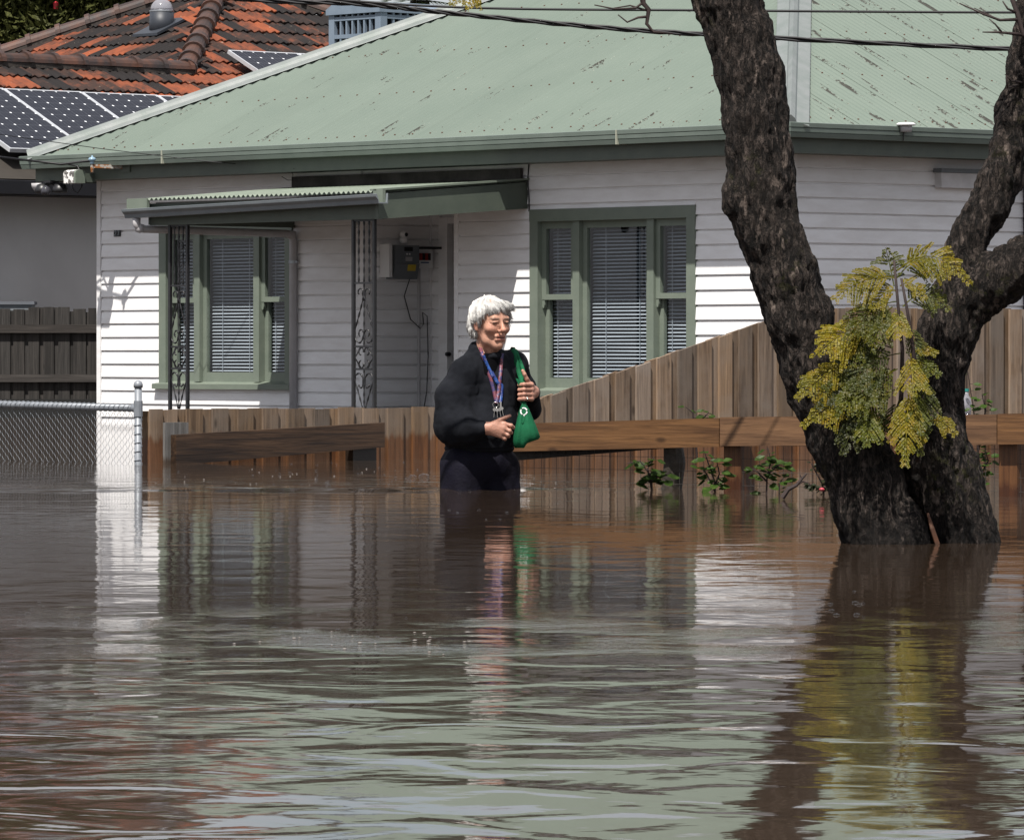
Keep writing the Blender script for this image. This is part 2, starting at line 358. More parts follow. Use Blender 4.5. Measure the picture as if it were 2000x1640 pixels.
for s0, s1, z0, z1 in ((0, .91, -.9, 2.2), (2.79, 3.74, -.9, 2.2), (.91, 2.79, -.9, .33), (.91, 2.79, 1.76, 2.2), (3.74, 4.97, 1.95, 2.2), (4.97, 5.895, -.9, 2.2), (7.88, 8.95, -.9, 2.2), (5.895, 7.88, -.9, .29), (5.895, 7.88, 1.77, 2.2)):
    fw.box(s0, s1, .002, .10, z0, z1)
front = fw.build('front_wall', WHITE, house)
clad(front, .05, FW, holes_f, lambda a, z: ((a, 0, z), 0))
sw = MB().box(FW - .10, FW - .002, .10, DEP, -.9, 2.2).build('side_wall', WHITE, house)
clad(sw, .0, DEP, [], lambda a, z: ((FW, a, z), math.pi / 2))
MB().box(-.0, .10, .10, DEP, -.9, 2.2).build('left_side_wall', WHITE, house)
MB().box(0, FW, DEP, DEP + .1, -.9, 2.2).build('rear_wall', WHITE, house)
rw = MB().box(REC[0] - .10, REC[0] - .002, .10, REC[2], -.9, 1.95).build('porch_return_wall', WHITE, house)
clad(rw, .0, REC[2], [], lambda a, z: ((REC[0], a, z), math.pi / 2), zhi=1.9)
bw = MB().box(REC[0], 3.87, REC[2] + .002, REC[2] + .1, -.9, 1.95).box(3.87, 4.9, REC[2] + .002, REC[2] + .1, 1.8, 1.95).build('porch_back_wall', WHITE, house)
clad(bw, REC[0], 3.87, [], lambda a, z: ((a, REC[2], z), 0), zhi=1.9)
MB().box(4.90, 4.97, .10, REC[2] + .1, -.9, 1.95).build('porch_right_return', WHITE, house)
MB().box(REC[0] + .002, 4.96, .102, REC[2], 1.955, 2.0).build('porch_ceiling', WHITE, house)
for a0, a1, b0, b1, zz in ((-.012, .045, -.030, .03, 2.2), (FW - .035, FW + .03, -.030, .035, 2.2), (3.70, 3.765, -.028, .04, 1.93), (4.935, 4.985, -.028, .04, 1.93), (3.742, 3.775, .715, .748, 1.93)):
    MB().box(a0, a1, b0, b1, -.9, zz).build('corner_stop', WHITE, house)
# front door inside the recess
door = MB().box(3.99, 4.80, REC[2] + .03, REC[2] + .07, -.3, 1.74).build('door', simple('door_paint', (.5,.49,.5), rough=.5), house)
for b in ((3.872, 3.985, -.3, 1.80), (4.805, 4.9, -.3, 1.80)): MB().box(b[0], b[1], REC[2] - .03, REC[2] + .09, b[2], b[3]).build('door_frame', WHITE, door)
MB().box(3.987, 4.803, REC[2] - .028, REC[2] + .09, 1.745, 1.80).build('door_frame', WHITE, door)
MB().box(4.04, 4.76, REC[2] - .004, REC[2] + .028, -.3, 1.70).build('screen_panel', DARK, door)
m = MB()
for i in range(-18, 20):
    for s in (-1, 1):
        m.beam((4.05 + .0, REC[2] - .01, i * .1), (4.45, REC[2] - .01, i * .1 + s * .4), .006, .006, (0, 1, 0))
kind(m.build('screen_lattice', GALV, door), 'stuff')
MB().tube([(4.02, REC[2] - .03, .62), (4.02, REC[2] - .07, .62)], .018, 8).build('door_handle', BLACK, door)
# windows
def window(a0, a1, z0, z1, head):
    b = .012; win = MB().box(a0, a0 + .10, -.034, .06, z0, z1 - .10).build('window', GREEN, house); MB().box(a1 - .10, a1, -.034, .06, z0, z1 - .10).build('architrave', GREEN, win)
    MB().box(a0 - .002, a1 + .002, -.036, .06, z1 - .10, z1).build('window_head', GREEN, win)
    MB().extr([(-.075, z0 - .045), (-.075, z0 + .0), (.06, z0 + .025), (.06, z0 - .045)], 'x', a0 - .05, a1 + .01).build('sill', GREEN, win)
    i0, i1 = a0 + .10, a1 - .10; w_ = i1 - i0; sd_ = .25 * w_
    m0, m1 = i0 + sd_, i1 - sd_
    for c in (m0, m1): MB().box(c - .04, c + .04, -.012, .12, z0 + .02, z1 - .10).build('mullion', GREEN, win)
    zt, zb = z1 - .10, z0 + .02; mid = zb + (zt - zb) * .545
    for s0, s1, k in ((i0, m0 - .04, 0), (m0 + .04, m1 - .04, 1), (m1 + .04, i1, 0)):
        def sash(x0, x1, b0, b1, q0, q1, bot, top, name):
            m = MB().box(x0, x0 + .05, b0, b1, q0, q1).box(x1 - .05, x1, b0, b1, q0, q1)
            m.box(x0 + .05, x1 - .05, b0 + .001, b1, q0, q0 + bot).box(x0 + .05, x1 - .05, b0 + .001, b1, q1 - top, q1)
            o = m.build(name, GREEN, win)
            bp = (b0 + b1) / 2; MB().add([(x0 + .045, bp, q0 + bot - .005), (x1 - .045, bp, q0 + bot - .005), (x1 - .045, bp, q1 - top + .005), (x0 + .045, bp, q1 - top + .005)], [(0, 1, 2, 3)]).build('pane', GLASS, win, fix=False); return o
        if k: sash(s0, s1, .03, .065, zb, zt, .085, .06, 'fixed_sash')
        else:
            up = sash(s0, s1, .015, .05, mid - .02, zt, .045, .06, 'upper_sash'); sash(s0, s1, .055, .09, zb, mid + .02, .085, .04, 'lower_sash')
            for x in (s0, s1 - .03): MB().extr([(x, mid - .021), (x + .03, mid - .021), (x + .03, mid - .06), (x + .022, mid - .085), (x + .008, mid - .09), (x, mid - .075)], 'y', .018, .048).build('sash_horn', GREEN, win)
        sl = MB(); z = zb + .10; n = 0; tilt = .52
        while z < zt - .05:
            dz, db = .0125 * math.sin(tilt), .0125 * math.cos(tilt); e = rnd.uniform(-.0028, .0028)
            for q in ((s0 + .03, s1 - .03),):
                sl.add([(q[0], .118 - db, z - dz + e), (q[1], .118 - db, z - dz - e), (q[1], .118, z + .002), (q[0], .118, z + .002), (q[0], .118 + db, z + dz + e), (q[1], .118 + db, z + dz - e)], [(0, 1, 2, 3), (3, 2, 5, 4)])
            z += .0298
        kind(sl.build('venetian_blind', SLAT, win, fix=False), 'stuff')
        c = MB()
        for q in (.25, .75): c.box(s0 + (s1 - s0) * q - .002, s0 + (s1 - s0) * q + .002, .100, .103, zb + .08, zt)
        c.build('blind_cord', SLAT, win)
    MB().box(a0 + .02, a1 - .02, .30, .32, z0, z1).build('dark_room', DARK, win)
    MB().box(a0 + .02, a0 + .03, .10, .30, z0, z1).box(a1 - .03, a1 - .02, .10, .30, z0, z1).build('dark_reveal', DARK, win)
for w_ in wins: window(*w_, 0)
# roof
EV, ZE, TP = .46, 2.405, .481; SPAN = FW + 2 * EV; APEX = SPAN / 2
roof = MB().box(.2, FW - .2, .2, DEP - .2, 2.05, 2.15).build('roof', DARK, house)
def roof_sheet(i0, i1, face):                            # corrugated sheet from a0 to a1 along its eave, clipped by the hips
    n = int(round((i1 - i0) / (.076 / 6))); q = np.linspace(i0, i1, n + 1); rows = 5
    top = np.maximum(np.minimum(q + EV, SPAN - EV - q), .004); rr = top[:, None] * np.linspace(0, 1, rows)[None]
    lift = .013 * np.cos(q / .076 * 6.283)[:, None] - .0014 * ((q - i0) / .762)[:, None] + rnd.uniform(-.0004, .0004)
    A = np.repeat(q[:, None], rows, 1); B = -EV + rr * math.cos(0); Z = ZE + rr * TP + lift
    v = np.stack([A, B, Z] if face == 0 else [FW - B, A, Z], -1)
    if face == 2: v = np.stack([B, A, Z], -1)
    v = v.reshape(-1, 3); k = np.arange(n)[:, None] * rows + np.arange(rows - 1)[None]
    f = np.stack([k, k + rows, k + rows + 1, k + 1], -1).reshape(-1, 4)
    me = npmesh('roof_sheet', v, f, ROOF); at = me.attributes.new('slope', 'FLOAT_VECTOR', 'POINT')
    at.data.foreach_set('vector', np.stack([A, rr, np.full_like(A, face)], -1).reshape(-1, 3).astype(np.float32).ravel())
    return me
for face in (0, 1, 2):
    a = -EV
    while a < SPAN - EV - .01:
        link('roof_sheet', roof_sheet(a, min(a + .79, SPAN - EV), face), roof); a += .762
ap = (FW / 2, FW / 2, ZE + APEX * TP)
MB().add([(SPAN - EV, SPAN - EV, ZE), (-EV, SPAN - EV, ZE), ap], [(0, 1, 2)]).build('rear_roof_slope', ROOF, roof)
HIPM = simple('hip_capping_steel', (.20,.215,.212), (.155,.178,.168), 6.0, (1, 1, 1), .45, .05, metal=.25)
def hip(c0, f1, f2):                                     # c0 eave corner; f1, f2 horizontal unit vectors along the two eaves
    d = Vector((c0[0], c0[1], ZE)); e = Vector(ap) ; ax = (e - d).normalized(); vs = []; secs = []
    for fv in (f1, f2):
        wv = Vector((*fv, 0)); wv = (wv - ax * wv.dot(ax)).normalized(); secs.append(wv)
    up = -(secs[0] + secs[1]).normalized()
    if up.z < 0: up = -up
    prof = [secs[0] * .15 + up * .022, secs[0] * .145 + up * .026, secs[0] * .045 + up * .030, secs[0] * .034 + up * .055, up * .075, secs[1] * .034 + up * .055, secs[1] * .045 + up * .030, secs[1] * .145 + up * .026, secs[1] * .15 + up * .022]
    m = MB(); n = len(prof); K = 2
    vs = [d + ax * ((e - d).length * t) + p for t in (0.0, 1.0) for p in prof]
    m.add(vs, [(i, i + 1, i + 1 + n, i + n) for i in range(n - 1)] + [tuple(range(n))]); return m
hip((-EV, -EV), (1, 0), (0, 1)).build('hip_capping', HIPM, roof)
hip((SPAN - EV, -EV), (-1, 0), (0, 1)).build('hip_capping', HIPM, roof)
scr = MB()                                               # rusty roofing screws, one row to every batten
for face in (0, 1):
    for r in [.10] + [.10 + .86 * k for k in range(1, 6)]:
        a = -EV + r + .1
        while a < SPAN - EV - r - .05:
            aa = round(a / .076) * .076; p = (aa, -EV + r, ZE + r * TP + .013) if face == 0 else (FW + EV - r, aa, ZE + r * TP + .013)
            scr.lathe([(.008, -.006), (.008, .003), (.003, .006)], p, 6); a += .152 * (1.5 if r > .2 else 1.) + rnd.uniform(-.03, .06)
kind(scr.build('roof_screw', simple('screw_rust', (.09,.045,.03), rough=.9), roof), 'stuff')
def sweep(path, prof, name, mat, parent):                # profile (outward, z) swept with mitres along an open plan path whose outside is on the right
    m = MB(); n = len(prof); P_ = [Vector((*p, 0)) for p in path]; k = len(P_)
    for i, p in enumerate(P_):
        d0 = (P_[i] - P_[i - 1]).normalized() if i else None; d1 = (P_[i + 1] - P_[i]).normalized() if i < k - 1 else None
        n0 = Vector((d0.y, -d0.x, 0)) if d0 else None; n1 = Vector((d1.y, -d1.x, 0)) if d1 else None
        if n0 and n1: nn = (n0 + n1).normalized(); nn = nn / max(nn.dot(n0), .2)
        else: nn = n0 or n1
        for o_, z in prof: m.v.append(tuple(p + nn * o_ + Vector((0, 0, z))))
    for i in range(k - 1):
        for j in range(n): m.f.append((i * n + j, (i + 1) * n + j, (i + 1) * n + (j + 1) % n, i * n + (j + 1) % n))
    m.f += [tuple(range(n)), tuple((k - 1) * n + j for j in range(n))]
    return m.build(name, mat, parent)
EP = [(-.42, DEP), (-.42, -.42), (FW + .42, -.42), (FW + .42, DEP)]
sweep(EP, [(0, 2.30), (.085, 2.30), (.095, 2.335), (.090, 2.338), (.098, 2.342), (.101, 2.372), (.096, 2.375), (.104, 2.379), (.107, 2.412), (.097, 2.416), (.092, 2.410), (.084, 2.312), (.004, 2.312), (0, 2.40), (-.004, 2.40)], 'gutter', GUTG, roof)
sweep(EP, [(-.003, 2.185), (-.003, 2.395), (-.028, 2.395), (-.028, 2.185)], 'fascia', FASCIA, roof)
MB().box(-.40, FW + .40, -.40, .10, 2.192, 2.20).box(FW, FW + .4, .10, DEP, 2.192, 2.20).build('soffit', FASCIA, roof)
for a in (at_front(317, -.52), at_front(1205, -.52)): MB().box(a - .006, a + .006, -.532, -.40, 2.297, 2.414).build('gutter_joint', simple('sealant', (.36,.37,.30), rough=.7), roof)
# porch roof over the door
PB, PA0, PA1 = 1.62, 2.80, 5.86
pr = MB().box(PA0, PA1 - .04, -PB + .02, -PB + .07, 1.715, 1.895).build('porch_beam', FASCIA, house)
def porch_sheet(a0, a1):
    m = MB(); n = int((a1 - a0) / (.062 / 6)); v = []
    for i in range(n + 1):
        a = a0 + (a1 - a0) * i / n; l = .011 * math.cos(a / .062 * 6.283)
        for b, z in ((-.0, 2.065), (-PB - .05, 1.935)): v += [(a, b, z + l), (a, b, z + l - .003)]
    f = []
    for i in range(n):
        o = i * 4; f += [(o, o + 4, o + 6, o + 2), (o + 1, o + 3, o + 7, o + 5), (o + 2, o + 6, o + 7, o + 3)]
    return m.add(v, f)
pm = simple('porch_iron', (.17,.20,.16), (.12,.145,.115), 14, rough=.6, bump=.1)
for k in range(4): link('porch_roof_sheet', porch_sheet(PA0 + .0 + .765 * k, PA0 + .765 * (k + 1)).mesh('porch_roof_sheet', pm, True), pr)
MB().hexa([(PA1 - .04, -PB - .02, 1.712), (PA1, -PB - .02, 1.712), (PA1, -.02, 1.825), (PA1 - .04, -.02, 1.825), (PA1 - .04, -PB - .02, 1.915), (PA1, -PB - .02, 1.915), (PA1, -.02, 2.045), (PA1 - .04, -.02, 2.045)]).build('porch_barge', FASCIA, house)
MB().hexa([(PA1 - .06, -PB - .06, 1.94), (PA1 + .02, -PB - .06, 1.94), (PA1 + .02, -.02, 2.062), (PA1 - .06, -.02, 2.062), (PA1 - .06, -PB - .06, 1.955), (PA1 + .02, -PB - .06, 1.955), (PA1 + .02, -.02, 2.078), (PA1 - .06, -.02, 2.078)]).build('porch_flashing', GREEN, house)
MB().box(PA0 - .02, PA0 + .02, -PB + .02, -.02, 1.72, 1.90).build('porch_side_beam', FASCIA, house)
MB().box(PA0 + .02, PA1 - .04, -PB + .07, -.03, 1.90, 1.91).build('porch_lining', simple('porch_lining_paint', (.3,.3,.29), rough=.7), house)
MB().box(PA0 + .02, PA1 - .05, -.06, -.032, 2.065, 2.16).build('porch_upper_strip', simple('dark_strip', (.03,.027,.024), (.09,.082,.075), 4, rough=.7), house)  # dark brown strip along the wall just above the porch sheets
MB().box(PA0 - .22, PA0 + .06, -PB - .06, -PB - .03, 1.855, 1.945).build('porch_fascia', GREEN, house)
MB().box(PA1 - .02, PA1 + .10, -PB - .06, -PB - .03, 1.845, 1.955).build('porch_fascia', GREEN, house)
g = MB(); ga0, ga1 = PA0 - .17, PA1 + .12
prof = [(-PB - .02, 0), (-PB - .115, .0), (-PB - .125, .03), (-PB - .150, .055), (-PB - .155, .075), (-PB - .14, .078), (-PB - .11, .01), (-PB - .03, .01), (-PB - .02, .085)]
n = len(prof); z0, z1 = 1.775, 1.835
g.add([(a, b, z + zz) for a, zz in ((ga0, z0), (ga1, z1)) for b, z in prof], [(i, (i + 1) % n, (i + 1) % n + n, i + n) for i in range(n)] + [tuple(range(n)), tuple(range(n, 2 * n))])
pg = g.build('porch_gutter', GREYPAINT, house)
dp = MB().tube([(2.745, -PB - .08, 1.775), (2.745, -PB - .08, 1.72), (2.75, -PB - .06, 1.695), (2.76, -PB - .02, 1.685), (2.83, -.12, 1.665), (2.84, -.07, 1.65), (2.842, -.06, 1.60), (2.842, -.06, -.9)], .034, 12).build('downpipe', PIPE, house, True)
for c in ((2.84, -.075, 1.655), (2.752, -PB - .05, 1.69)): MB().lathe([(.0, -.042), (.038, -.03), (.041, 0), (.038, .03), (0, .042)], c, 12).build('elbow', PIPE, dp, True)
MB().lathe([(.036, -.012), (.041, -.012), (.041, .012), (.036, .012)], (2.842, -.06, 1.42), 12).box(2.87, 2.90, -.07, -.05, 1.412, 1.428).build('pipe_bracket', GALV, dp)
MB().tube([(FW + .05, 2.66, 2.3), (FW + .05, 2.66, -.9)], .04, 10).build('downpipe', simple('navy_pipe', (.03,.033,.05), rough=.5), house)
# wrought iron porch posts
def spiral(c, r, turns, sx, sz, n=18): return [(c[0] + sx * r * (1 - .75 * t) * math.cos(t * turns * 6.283), c[1] + sz * r * (1 - .75 * t) * math.sin(t * turns * 6.283)) for t in [i / n for i in range(n + 1)]]
def iron_post(a0, a1, b, zt):
    post = MB().box(a0, a0 + .026, b - .013, b + .013, -.95, zt).box(a1 - .026, a1, b - .013, b + .013, -.95, zt).build('porch_post', IRON, house)
    c = (a0 + a1) / 2; hw = (a1 - a0) / 2 - .026
    zz = lambda y: .636 + (688 - y) / 234.
    for y in (437, 556, 677, 720): MB().box(a0 + .026, a1 - .026, b - .008, b + .008, zz(y) - .008, zz(y) + .008).build('cross_rail', IRON, post)
    def curve(pts, r=.0065, tw=False, name='scroll'):
        q = [(x, b, z) for x, z in pts]
        rr = [r * (1 + .45 * math.sin(i * 1.9)) for i in range(len(q))] if tw else r
        MB().tube(q, rr, 6).build(name, IRON, post, True)
    for dx in (-.55, 0, .55): curve([(c + dx * hw, zz(437) + (zz(556) - zz(437)) * i / 22) for i in range(23)], .007, True, 'twisted_bar')
    curve([(c, zz(556) + (zz(677) - zz(556)) * i / 22) for i in range(23)], .006, True, 'twisted_bar')
    curve([(c, zz(720) + (zz(800) - zz(720)) * i / 18) for i in range(19)], .006, True, 'twisted_bar')
    for s in (-1, 1):
        curve([(c, zz(590))] + [(c + s * (.045 - .03 * math.cos(t)), zz(573) + .026 * math.sin(t)) for t in [-.6 + 4.6 * i / 12 for i in range(13)]])
        pts = [(c + s * hw * (.04 + .96 * (i / 14) ** 1.1), zz(580) + (zz(648) - zz(580)) * i / 14) for i in range(15)]
        pts += [(c + s * hw * (.52 + .48 * math.cos(t)), zz(650) - .085 * math.sin(t)) for t in [math.pi * i / 12 for i in range(1, 13)]]
        pts += [(c + s * (hw * .30 + hw * .26 * math.cos(t)), zz(652) + .03 * math.sin(t)) for t in [math.pi + -(4.2 * i / 10) for i in range(1, 11)]]
        curve(pts, .0065, True)
        curve([(c + s * hw * .25, zz(677)), (c + s * hw * .98, zz(698)), (c + s * hw * .25, zz(720))])
        for yy, sg in ((686, 1), (711, -1)):
            curve([(c + s * (hw * .30 + hw * .25 * math.cos(t)), zz(yy) + sg * .032 * math.sin(t)) for t in [math.pi + .3 - 4.8 * i / 12 for i in range(13)]])
        pts = [(c + s * (hw * .32 + hw * .26 * math.cos(t)), zz(750) + .03 * math.sin(t)) for t in [math.pi * 2.1 - 4.4 * i / 10 for i in range(11)]][::-1]
        pts = [(c + s * (hw * .34 - hw * .24 * math.cos(t)), zz(748) - .032 * math.sin(t)) for t in [2.9 - 2.9 * i / 8 for i in range(9)]]
        pts += [(c + s * (hw * .55 - hw * .43 * math.cos(t)), zz(742) + .06 * math.sin(t)) for t in [math.pi * i / 10 for i in range(1, 11)]]
        pts += [(c + s * hw * (.98 - .9 * (i / 10) ** .9), zz(742) + (zz(800) - zz(742)) * i / 10) for i in range(1, 11)]
        curve(pts, .0065, True)
iron_post(2.99, 3.255, -1.54, 1.72); iron_post(5.415, 5.705, -1.54, 1.72)
# ------------------------------------------------------------------ fittings fixed to the house
R3 = REC[0]
met = thing('electricity_meter', 'grey electricity meter with yellow sticker on the shaded porch wall', 'meter', W(R3, .33, 1.42), -TH)
MB().box(.025, .15, -.185, -.150, -.14, .145).box(.025, .03, -.150, .13, -.14, .145).build('enclosure', BRIGHTW, met)
mbd = MB().box(.03, .155, -.115, .150, -.02, .135).extr([(.03, -.022), (.160, -.022), (.125, -.155), (.03, -.155)], 'y', -.117, .152).build('meter_body', MGREY, met)
MB().box(.156, .158, -.02, .075, .085, .12).build('display', BLACK, mbd); MB().box(.156, .158, -.005, .07, .0, .035).build('data_plate', PIPE, mbd)
for k in (0, 1): MB().lathe([(.008, 0), (.008, .004)], (.156, .01 + .03 * k, .06), 8, 'x').build('indicator', BRIGHTW, mbd)
MB().hexa([(.147, .02, -.085), (.149, .11, -.085), (.160, .11, -.03), (.160, .02, -.03), (.149, .02, -.085), (.151, .11, -.085), (.162, .11, -.03), (.162, .02, -.03)]).build('warning_sticker', YELLOW, mbd)
swb = thing('switchboard', 'small white switchboard with its dark lid flipped up beside the grey meter', 'switchboard', W(R3, .585, 1.46), -TH)
MB().box(.022, .10, -.09, .095, -.10, .10).build('box', BRIGHTW, swb); MB().box(.10, .22, -.085, .095, .065, .085).build('lid', BLACK, swb)
for k in range(4): MB().box(.10, .115, -.06 + .032 * k, -.035 + .032 * k, -.03, .03).build('breaker', BLACK if k % 2 else simple('breaker_red', (.3,.03,.02)), swb)
MB().box(.10, .104, -.04, .05, -.055, -.045).build('label_strip', simple('blue_strip', (.03,.08,.2)), swb)
scm = thing('security_camera', 'small white dome camera with black lens standing on top of the meter', 'camera', W(R3 + .09, .36, 1.57), -TH)
MB().lathe([(.035, 0), (.036, .03), (.034, .05)], n=14).build('base', BRIGHTW, scm, True)
MB().lathe([(.004, .045), (.026, .05), (.036, .07), (.036, .085), (.026, .105), (.006, .113)], n=14).build('head', BRIGHTW, scm, True)
MB().lathe([(.017, .030), (.017, .038), (.010, .040)], (0, 0, .078), 12, 'x').build('lens', BLACK, scm)
tag(MB().tube([W(R3 + .04, .575, 1.36), W(R3 + .04, .575, -.9)], .013, 8).build('conduit', PIPE), 'thin pale conduit running down the porch wall under the switchboard', 'conduit')
tag(MB().tube([W(R3 + .1, .42, 1.27), W(R3 + .05, .40, 1.12), W(R3 + .04, .48, .92), W(R3 + .06, .575, .84), W(R3 + .06, .61, .88), W(R3 + .06, .60, .98), W(R3 + .05, .66, .95), W(R3 + .04, .68, .6), W(R3 + .045, .66, .3), W(R3 + .04, .62, .1), W(R3 + .04, .61, -.4)], .005, 6).build('loose_cable', BLACK), 'loose black cable dangling below the meter on the porch wall', 'cable')
num = thing('house_number', 'small black house number 27 plate on the white boards left of the window', 'house number', W(.29, -.024, 1.71), -TH)
MB().box(-.05, .05, -.004, 0, -.028, .03).build('plate', BLACK, num)
def glyph(strokes, x0):
    m = MB()
    for st in strokes:
        for (xa, za), (xb, zb) in zip(st[:-1], st[1:]): m.beam((x0 + xa, -.006, za), (x0 + xb, -.006, zb), .004, .0075, (0, 1, 0))
    return m
GLY = simple('number_grey', (.32,.36,.38), rough=.4)
glyph([[(-.014, .014), (-.008, .022), (.006, .022), (.012, .014), (.011, .006), (-.014, -.018), (.014, -.018)]], -.022).build('digit', GLY, num)
glyph([[(-.014, .021), (.014, .021), (-.004, -.02)]], .022).build('digit', GLY, num)
ins = thing('service_insulator', 'pale blue porcelain insulator on a rusty bracket at the eave corner', 'insulator', W(at_front(180, -.62), -.62, 2.30), -TH)
MB().box(.17, .30, .19, .20, -.06, .03).build('plate', FASCIA, ins); MB().hexa([(-.01, -.012, -.02), (-.01, .012, -.02), (.20, .19, -.03), (.20, .178, -.03), (-.01, -.012, .012), (-.01, .012, .012), (.20, .19, .005), (.20, .178, .005)]).build('bracket', RUST, ins)
MB().lathe([(.012, -.06), (.016, -.03), (.012, .02)], n=10).build('bolt', RUST, ins)
MB().lathe([(.014, .012), (.022, .02), (.016, .03), (.016, .036), (.034, .046), (.036, .058), (.026, .07), (.010, .075), (.006, .09)], n=14).build('porcelain', simple('blue_porcelain', (.22,.33,.42), rough=.15), ins, True)
jb = thing('junction_box', 'green service box with peeling white paint below the eave corner', 'box', W(at_front(145, -.60), -.60, 2.21), -TH)
prof = [(-.055, -.062), (.055, -.062), (.055, .03)] + [(.055 * math.cos(t), .03 + .03 * math.sin(t)) for t in [.4, .8, 1.2, 1.6, 2.0, 2.4, 2.8]] + [(-.055, .03)]
PEEL = NT('peeling_paint'); f = PEEL.ramp(PEEL.noise(PEEL.coord(), 26, 4, .6), (.46, 0.), (.5, 1.)); PEEL = PEEL.fin(PEEL.mix(f, (.75,.74,.72), (.10,.095,.09)), .6)
MB().extr(prof, 'x', -.09, .065).build('cover', PEEL, jb, False); MB().extr([(p * .99, q * .99) for p, q in prof], 'x', .0655, .09).build('end_cap', GREEN, jb)
MB().box(.0, .06, .05, .19, -.05, .03).build('bracket', FASCIA, jb)
fl = thing('floodlight', 'black twin security floodlight hanging under the left eave corner', 'floodlight', W(at_front(100, -.42), -.42, 2.19), -TH)
MB().box(-.05, .05, -.05, .05, -.02, 0).build('base', BLACK, fl)
for s, c in ((-1, (-.09, -.03, -.075)), (1, (.09, .03, -.075))):
    MB().tube([(0, 0, -.02), (c[0] * .6, c[1], -.04), c], .016, 8).build('arm', BLACK, fl); MB().lathe([(.02, .05), (.05, .04), (.07, 0), (.073, -.03), (.06, -.035)], c, 14).build('lamp_head', BLACK, fl, True)
MB().lathe([(.03, 0), (.05, .03), (.03, .07), (.008, .085)], (.0, -.06, -.13), 12).build('sensor', simple('sensor_lens', (.05,.05,.06), rough=.1), fl, True)
al = thing('siren_dish', 'pale half bowl fitting hanging at the far left end of the fascia', 'fitting', W(at_front(76, -.42), -.42, 2.17), -TH)
MB().lathe([(.07, 0), (.065, -.035), (.04, -.07), (.01, -.085)], n=14).build('bowl', PIPE, al, True)
gl = thing('gutter_light', 'small white solar light clipped on the gutter right of the trunk', 'light', W(FW + .53, .72, 2.40), -TH)
MB().lathe([(.075, 0), (.078, .012), (.06, .022), (.01, .026)], (.02, 0, .02), 18).build('cap', BRIGHTW, gl, True); MB().lathe([(.045, -.03), (.05, .018)], (.02, 0, 0), 14).build('lens', PIPE, gl, True)
MB().box(-.06, -.02, -.02, .02, .0, .03).tube([(0, 0, -.02), (-.01, .0, -.10)], .005, 6).build('clip', BLACK, gl)
aw = thing('wall_box', 'long pale box fixed on the shaded side wall under the eave', 'light', W(FW, 1.95, 2.03), -TH)
MB().box(.022, .10, -.36, .50, -.07, .05).build('case', simple('pale_case', (.62,.61,.62)), aw); MB().box(.024, .12, -.38, .52, .052, .085).build('hood', MGREY, aw)  # plain pale case under a slightly wider grey hood
for a, z, n in ((.25, 1.72, 0),): pass
tag(MB().tube([W(5.88, -.03, 2.19), W(5.87, -.03, 2.05), W(5.885, -.03, 1.9), W(5.885, -.03, 1.80)], .006, 6).build('wall_cable', BLACK), 'thin dark cable running down the boards to the right window head', 'cable')
tag(MB().lathe([(.006, .02), (.03, .0), (.036, -.03), (.02, -.06), (.005, -.066)], W(5.35, -1.45, 1.72), 12).build('porch_bulb', simple('bulb_glass', (.35,.35,.34), rough=.2), None, True), 'round pale lamp globe under the porch beam', 'lamp')

# ------------------------------------------------------------------ evaporative cooler on the far roof slope
ev = thing('evaporative_cooler', 'blue grey evaporative cooler with louvred sides behind the green hip', 'cooler', W(.30, 2.45, 0), -TH)
CB = simple('cooler_plastic', (.17,.215,.27), (.14,.18,.23), 6, rough=.5)
MB().box(.04, .70, .04, .70, 2.7, 3.80).build('core', DARK, ev)
MB().extr([(-.02, 3.78), (.76, 3.78), (.76, 3.83), (.66, 3.88), (.08, 3.88), (-.02, 3.83)], 'y', -.02, .76).build('lid', CB, ev)
for x, y in ((0, 0), (.67, 0), (.67, .67), (0, .67)): MB().box(x, x + .08, y, y + .08, 2.7, 3.79).build('corner_post', CB, ev)
for q in range(2):
    m = MB()
    for k in range(1, 7):
        c = .08 + .085 * k
        m.box(c - .011, c + .011, .005, .035, 2.7, 3.78) if q == 0 else m.box(.715, .745, c - .011, c + .011, 2.7, 3.78)
    for k in range(7):
        z = 3.74 - .165 * k
        m.box(.08, .67, .002, .038, z - .018, z + .018) if q == 0 else m.box(.712, .748, .08, .67, z - .018, z + .018)
    m.build('grille', CB, ev)

